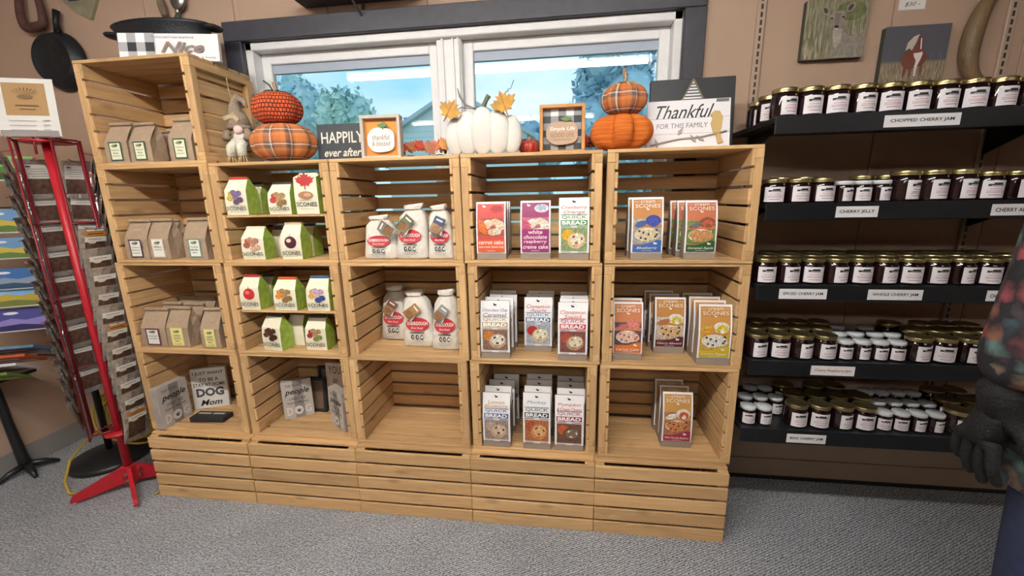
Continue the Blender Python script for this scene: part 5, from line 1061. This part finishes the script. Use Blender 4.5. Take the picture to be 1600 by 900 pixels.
# yellow extension cord
t = thing('extension_cord', 'yellow extension cord coiled against the wall behind the red rack', 'cord', (-.45, .255, .0)); M_YEL = mat('yellow_cord', '#B59C3E', .5, var=.15)
P = []
for k in range(10*24+1):
    a = 2*PI*k/24; q = k/24; rr = .1+.018*math.sin(q*2.1); yy = -.035+.007*q
    P.append((rr*1.55*math.cos(a)+.02*math.sin(q*1.7), yy+.025*math.sin(a)+.01*math.sin(q*3+a), .2+rr*1.15*math.sin(a)*(1+.1*math.sin(q))+.01*math.sin(3*a+q)))
MB().tube(P, .0055, M_YEL, 6).build('coil', t)
MB().tube([(-.1, -.04, .14), (-.09, -.14, .13), (-.04, -.25, .1), (.0, -.31, .04), (.05, -.335, .0065), (.1, -.33, .0065)], .0055, M_YEL, 6).build('loose_end', t)
MB().tube([(.15, -.04, .18), (.3, -.1, .1), (.39, -.18, .04), (.415, -.24, .0065), (.435, -.28, .0065), (.43, -.3, .0065)], .0055, M_YEL, 6).build('loose_loop', t)
# ------------------------------------------------------------------ person at the right edge
def skin(name, nodes, edges, m, parent, root=0, sub=2):
    me = bpy.data.meshes.new('sk'); me.from_pydata([n[:3] for n in nodes], edges, []); o = bpy.data.objects.new('sk', me); COL.objects.link(o)
    md = o.modifiers.new('s', 'SKIN'); md.use_smooth_shade = True
    for i, n in enumerate(nodes): me.skin_vertices[0].data[i].radius = (n[3], n[4] if len(n) > 4 else n[3]); me.skin_vertices[0].data[i].use_root = (i == root)
    s = o.modifiers.new('d', 'SUBSURF'); s.levels = sub; s.render_levels = sub
    bpy.context.view_layer.update(); out = bpy.data.meshes.new_from_object(o.evaluated_get(bpy.context.evaluated_depsgraph_get())); bpy.data.objects.remove(o); bpy.data.meshes.remove(me)
    out.materials.clear(); out.materials.append(m)
    for p in out.polygons: p.use_smooth = True; p.material_index = 0
    return obj(name, out, parent)
PX, PY = 2.735, -.61
def floral():
    m = bpy.data.materials.new('floral_fleece'); m.use_nodes = True; n = m.node_tree; b = n.nodes['Principled BSDF']; L = n.links.new
    t = n.nodes.new('ShaderNodeTexCoord'); z = n.nodes.new('ShaderNodeTexNoise'); z.inputs['Scale'].default_value = 22; z.inputs['Detail'].default_value = 3; L(t.outputs['Object'], z.inputs['Vector'])
    ad = n.nodes.new('ShaderNodeVectorMath'); ad.operation = 'MULTIPLY_ADD'; ad.inputs[1].default_value = (.06, .06, .06); L(z.outputs['Color'], ad.inputs[0]); L(t.outputs['Object'], ad.inputs[2])
    v = n.nodes.new('ShaderNodeTexVoronoi'); v.inputs['Scale'].default_value = 30; L(ad.outputs[0], v.inputs['Vector'])
    s = n.nodes.new('ShaderNodeSeparateColor'); L(v.outputs['Color'], s.inputs[0]); c = n.nodes.new('ShaderNodeValToRGB'); c.color_ramp.interpolation = 'CONSTANT'; e = c.color_ramp.elements
    cols = ['#26262E', '#5E3438', '#34454E', '#7E5546', '#242128', '#56706E', '#86424A', '#443A3E', '#867660']
    e[0].color = (*hexc(cols[0]), 1); e[1].position = 1/9; e[1].color = (*hexc(cols[1]), 1)
    for i in range(2, 9): q = e.new(i/9); q.color = (*hexc(cols[i]), 1)
    L(s.outputs[0], c.inputs[0]); mx = n.nodes.new('ShaderNodeMix'); mx.data_type = 'RGBA'; mx.inputs[7].default_value = (*hexc('#1C1A20'), 1)
    rg = n.nodes.new('ShaderNodeMapRange'); rg.inputs[1].default_value = .2; rg.inputs[2].default_value = .75; L(v.outputs['Distance'], rg.inputs[0]); L(rg.outputs[0], mx.inputs[0]); L(c.outputs[0], mx.inputs[6]); L(mx.outputs[2], b.inputs['Base Color'])
    b.inputs['Roughness'].default_value = .95; bp = n.nodes.new('ShaderNodeBump'); bp.inputs['Strength'].default_value = .6; bp.inputs['Distance'].default_value = .01; L(z.outputs['Fac'], bp.inputs['Height']); L(bp.outputs[0], b.inputs['Normal']); return m
M_SKIN = mat('skin', '#C89A82', .55); M_JEAN = mat('dark_denim', '#27304E', .85, var=.2, vscale=60, bump=.2, bscale=300); M_GLOVE = mat('black_glove', '#0B0B0E', .8, var=.2, vscale=60, bump=.4, bscale=200); M_FLOR = floral()
t = thing('person', 'person in floral fleece jacket, dark jeans and black gloves at the right edge', 'person', (PX, PY, 0))
body = [(0, 0, .92, .13, .09), (0, 0, 1.12, .115, .085), (0, 0, 1.32, .14, .09), (0, .01, 1.43, .06, .06), (0, .02, 1.5, .052, .055), (0, .03, 1.58, .075, .09), (0, .03, 1.66, .07, .085),
        (-.1, 0, .84, .082), (-.105, .01, .48, .055), (-.105, -.02, .09, .04), (-.105, .09, .03, .035), (.1, 0, .84, .082), (.105, .01, .48, .055), (.105, -.02, .09, .04), (.105, .09, .03, .035),
        (-.17, 0, 1.36, .055), (-.2, .0, 1.1, .04), (-.235, .03, .89, .03), (.17, 0, 1.36, .055), (.2, 0, 1.1, .04), (.22, .03, .89, .03)]
be = [(0, 1), (1, 2), (2, 3), (3, 4), (4, 5), (5, 6), (0, 7), (7, 8), (8, 9), (9, 10), (0, 11), (11, 12), (12, 13), (13, 14), (2, 15), (15, 16), (16, 17), (2, 18), (18, 19), (19, 20)]
skin('body', body, be, M_SKIN, t)
jk = [(0, 0, .84, .185, .14), (0, 0, .95, .17, .13), (0, 0, 1.12, .155, .12), (0, 0, 1.32, .165, .115), (0, .01, 1.42, .09, .085), (-.175, 0, 1.37, .075), (-.205, 0, 1.22, .07), (-.215, .005, 1.08, .068), (-.228, .02, .96, .06), (-.238, .03, .87, .05), (.175, 0, 1.37, .075), (.205, 0, 1.22, .07), (.215, .005, 1.08, .068), (.225, .02, .96, .06), (.235, .03, .87, .05), (0, 0, .75, .19, .145)]
skin('jacket', jk, [(15, 0), (0, 1), (1, 2), (2, 3), (3, 4), (3, 5), (5, 6), (6, 7), (7, 8), (8, 9), (3, 10), (10, 11), (11, 12), (12, 13), (13, 14)], M_FLOR, t)
jn = [(0, 0, .88, .15, .11), (-.1, 0, .78, .1), (-.105, .005, .5, .075), (-.105, -.01, .08, .066), (.1, 0, .78, .1), (.105, .005, .5, .075), (.105, -.01, .08, .066)]
skin('jeans', jn, [(0, 1), (1, 2), (2, 3), (0, 4), (4, 5), (5, 6)], M_JEAN, t)
for s in (-1, 1):
    sh = [(.105*s, -.05, .04, .042, .035), (.105*s, .04, .04, .045, .035), (.105*s, .12, .034, .04, .03)]; skin('shoe', sh, [(0, 1), (1, 2)], ink('#2A2A2C'), t, 1)
    x = s*.24; w_ = [(x, .03, .9, .046), (x*1.02, .033, .845, .032, .022), (x*1.045, .036, .79, .038, .018)]
    nd = list(w_); ed = [(0, 1), (1, 2)]
    for f, (dy, l) in enumerate(((-.03, .07), (-.01, .082), (.011, .078), (.031, .06))):
        b0 = len(nd); nd += [(x*1.05+s*.002, .036+dy, .765, .0105), (x*1.05+s*.004, .036+dy*1.15, .765-l*.45, .0098), (x*1.05-s*.012, .036+dy*1.2, .765-l*.95, .0085)]; ed += [(2, b0), (b0, b0+1), (b0+1, b0+2)]
    b0 = len(nd); nd += [(x*.98, .036-.042, .81, .012), (x*.95, .036-.062, .775, .011), (x*.93, .036-.064, .745, .0095)]; ed += [(1, b0), (b0, b0+1), (b0+1, b0+2)]
    skin('glove', nd, ed, M_GLOVE, t)
hd = MB(); hd.ell((0, .005, 1.63), (.088, .1, .105), mat('brown_hair', '#4A3628', .7, var=.3, vscale=80), 18, 12); hd.ell((0, -.05, 1.55), (.075, .045, .09), mat('brown_hair'), 14, 8); hd.build('hair', t)
mb = MB(); mb.ell((0, .122, 1.585), (.011, .016, .018), M_SKIN, 8, 6); mb.build('nose', t)
for s in (-1, 1): MB().ell((s*.03, .112, 1.612), (.011, .008, .007), ink('#E8E4E0'), 8, 6).build('eye', t); MB().ell((s*.078, .03, 1.59), (.008, .02, .028), M_SKIN, 8, 6).build('ear', t)
MB().ell((0, .115, 1.548), (.022, .008, .006), ink('#A85A54'), 10, 6).build('mouth', t)
# ------------------------------------------------------------------ outside
M_LAWN = mat('lawn', '#7E9A6A', .9, var=.2, vscale=2)
struct(MB().box(-40, WY+.3, -.6, 40, 60, -.5, M_LAWN).build('ground_outside'))
def tree(label, u, vtop, vbot, wpx, y, seed, c, c2, n=2600):
    rnd = random.Random(seed); top = un(u, vtop, 'y', y); bot = un(u, vbot, 'y', y); rx = (un(u+wpx/2, vtop, 'y', y)-un(u-wpx/2, vtop, 'y', y)).x/2
    t = thing('tree', label, 'tree', (top.x, y, -.5), group='trees outside the window'); H = top.z+.5; cz = H*.62; rz = H*.4
    MB().tube([(0, 0, 0), (.05, 0, H*.3), (0, 0, H*.7)], [.2, .16, .06], mat('bark', '#5A5048', .9, var=.2), 8).build('trunk', t)
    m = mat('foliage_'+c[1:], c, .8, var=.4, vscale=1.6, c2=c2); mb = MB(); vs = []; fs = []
    blobs = [(rnd.uniform(-.6, .6)*rx, rnd.uniform(-.5, .5)*rx, cz+rnd.uniform(-.75, .62)*rz, rnd.uniform(.3, .52)) for _ in range(15)]+[(0, 0, cz+rz*.55, .42), (0, 0, cz, .7)]
    for k in range(n):
        bx, by, bz, br = blobs[k % len(blobs)]; d = Vector((rnd.gauss(0, 1), rnd.gauss(0, 1), rnd.gauss(0, 1))).normalized()*rnd.uniform(.75, 1.05)
        p = Vector((bx+d.x*br*rx, by+d.y*br*rx, min(H, bz+d.z*br*rz))); s = rnd.uniform(.1, .2)*max(.7, rx/1.6); a = Vector((rnd.gauss(0, 1), rnd.gauss(0, 1), rnd.gauss(0, 1))).normalized(); b = a.cross(d).normalized(); o = len(vs)
        vs += [p+a*s, p+b*s*.6, p-a*s, p-b*s*.6]; fs.append((o, o+1, o+2, o+3))
    for bx, by, bz, br in blobs: mb.ell((bx, by, bz), (br*rx*.82, br*rx*.82, br*rz*.82), m, 12, 8)
    mb.add(vs, fs, m); f = mb.build('foliage', t); f['kind'] = 'stuff'
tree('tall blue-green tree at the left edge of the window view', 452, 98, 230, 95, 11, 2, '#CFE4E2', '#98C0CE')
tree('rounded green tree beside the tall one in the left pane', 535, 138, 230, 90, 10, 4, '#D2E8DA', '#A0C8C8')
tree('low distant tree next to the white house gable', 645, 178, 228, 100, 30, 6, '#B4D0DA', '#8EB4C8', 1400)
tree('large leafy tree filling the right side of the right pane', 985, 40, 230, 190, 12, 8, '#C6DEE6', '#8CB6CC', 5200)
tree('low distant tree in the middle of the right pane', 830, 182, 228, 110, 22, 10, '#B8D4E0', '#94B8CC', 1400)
# white house gable
yH = 14; a = un(605, 222, 'y', yH); b = un(692, 150, 'y', yH); t = thing('house', 'white sided house gable seen through the left window pane', 'house', (b.x+.4, yH, -.5)); M_SIDE = mat('white_siding', '#F0F6F8', .7)
HW = b.x+.4-a.x; HH = b.z+.55; EH = un(605, 218, 'y', yH).z+.5
MB().prism([(-HW, 0), (HW, 0), (HW, EH), (0, HH), (-HW, EH)], .03, 6, M_SIDE).build('wall', t)
n = int(HH/.2)
for k in range(n):
    z = k*.2; w2 = HW if z+.19 < EH else HW*(HH-z-.19)/(HH-EH)
    if w2 > .1: MB().prism([(-w2, z), (w2, z), (w2, z+.19), (-w2, z+.19)], 0, .03, M_SIDE).build('siding_board', t)
M_ROOF = mat('grey_roof', '#C4D2DA', .8, var=.15)
for s in (-1, 1): MB().prism([(0, HH+.14), (0, HH), (s*(HW+.3), EH-.3*(HH-EH)/HW), (s*(HW+.3), EH-.3*(HH-EH)/HW+.14)], -.3, 6.2, M_ROOF).build('roof_slope', t)
f = MB().box(-.5, -.03, EH*.55, .1, .0, EH*.95, ink('#E8F0F4')).build('window_frame', t); MB().box(-.44, -.035, EH*.58, .04, -.03, EH*.92, ink('#6A8494', .2)).build('pane', f)
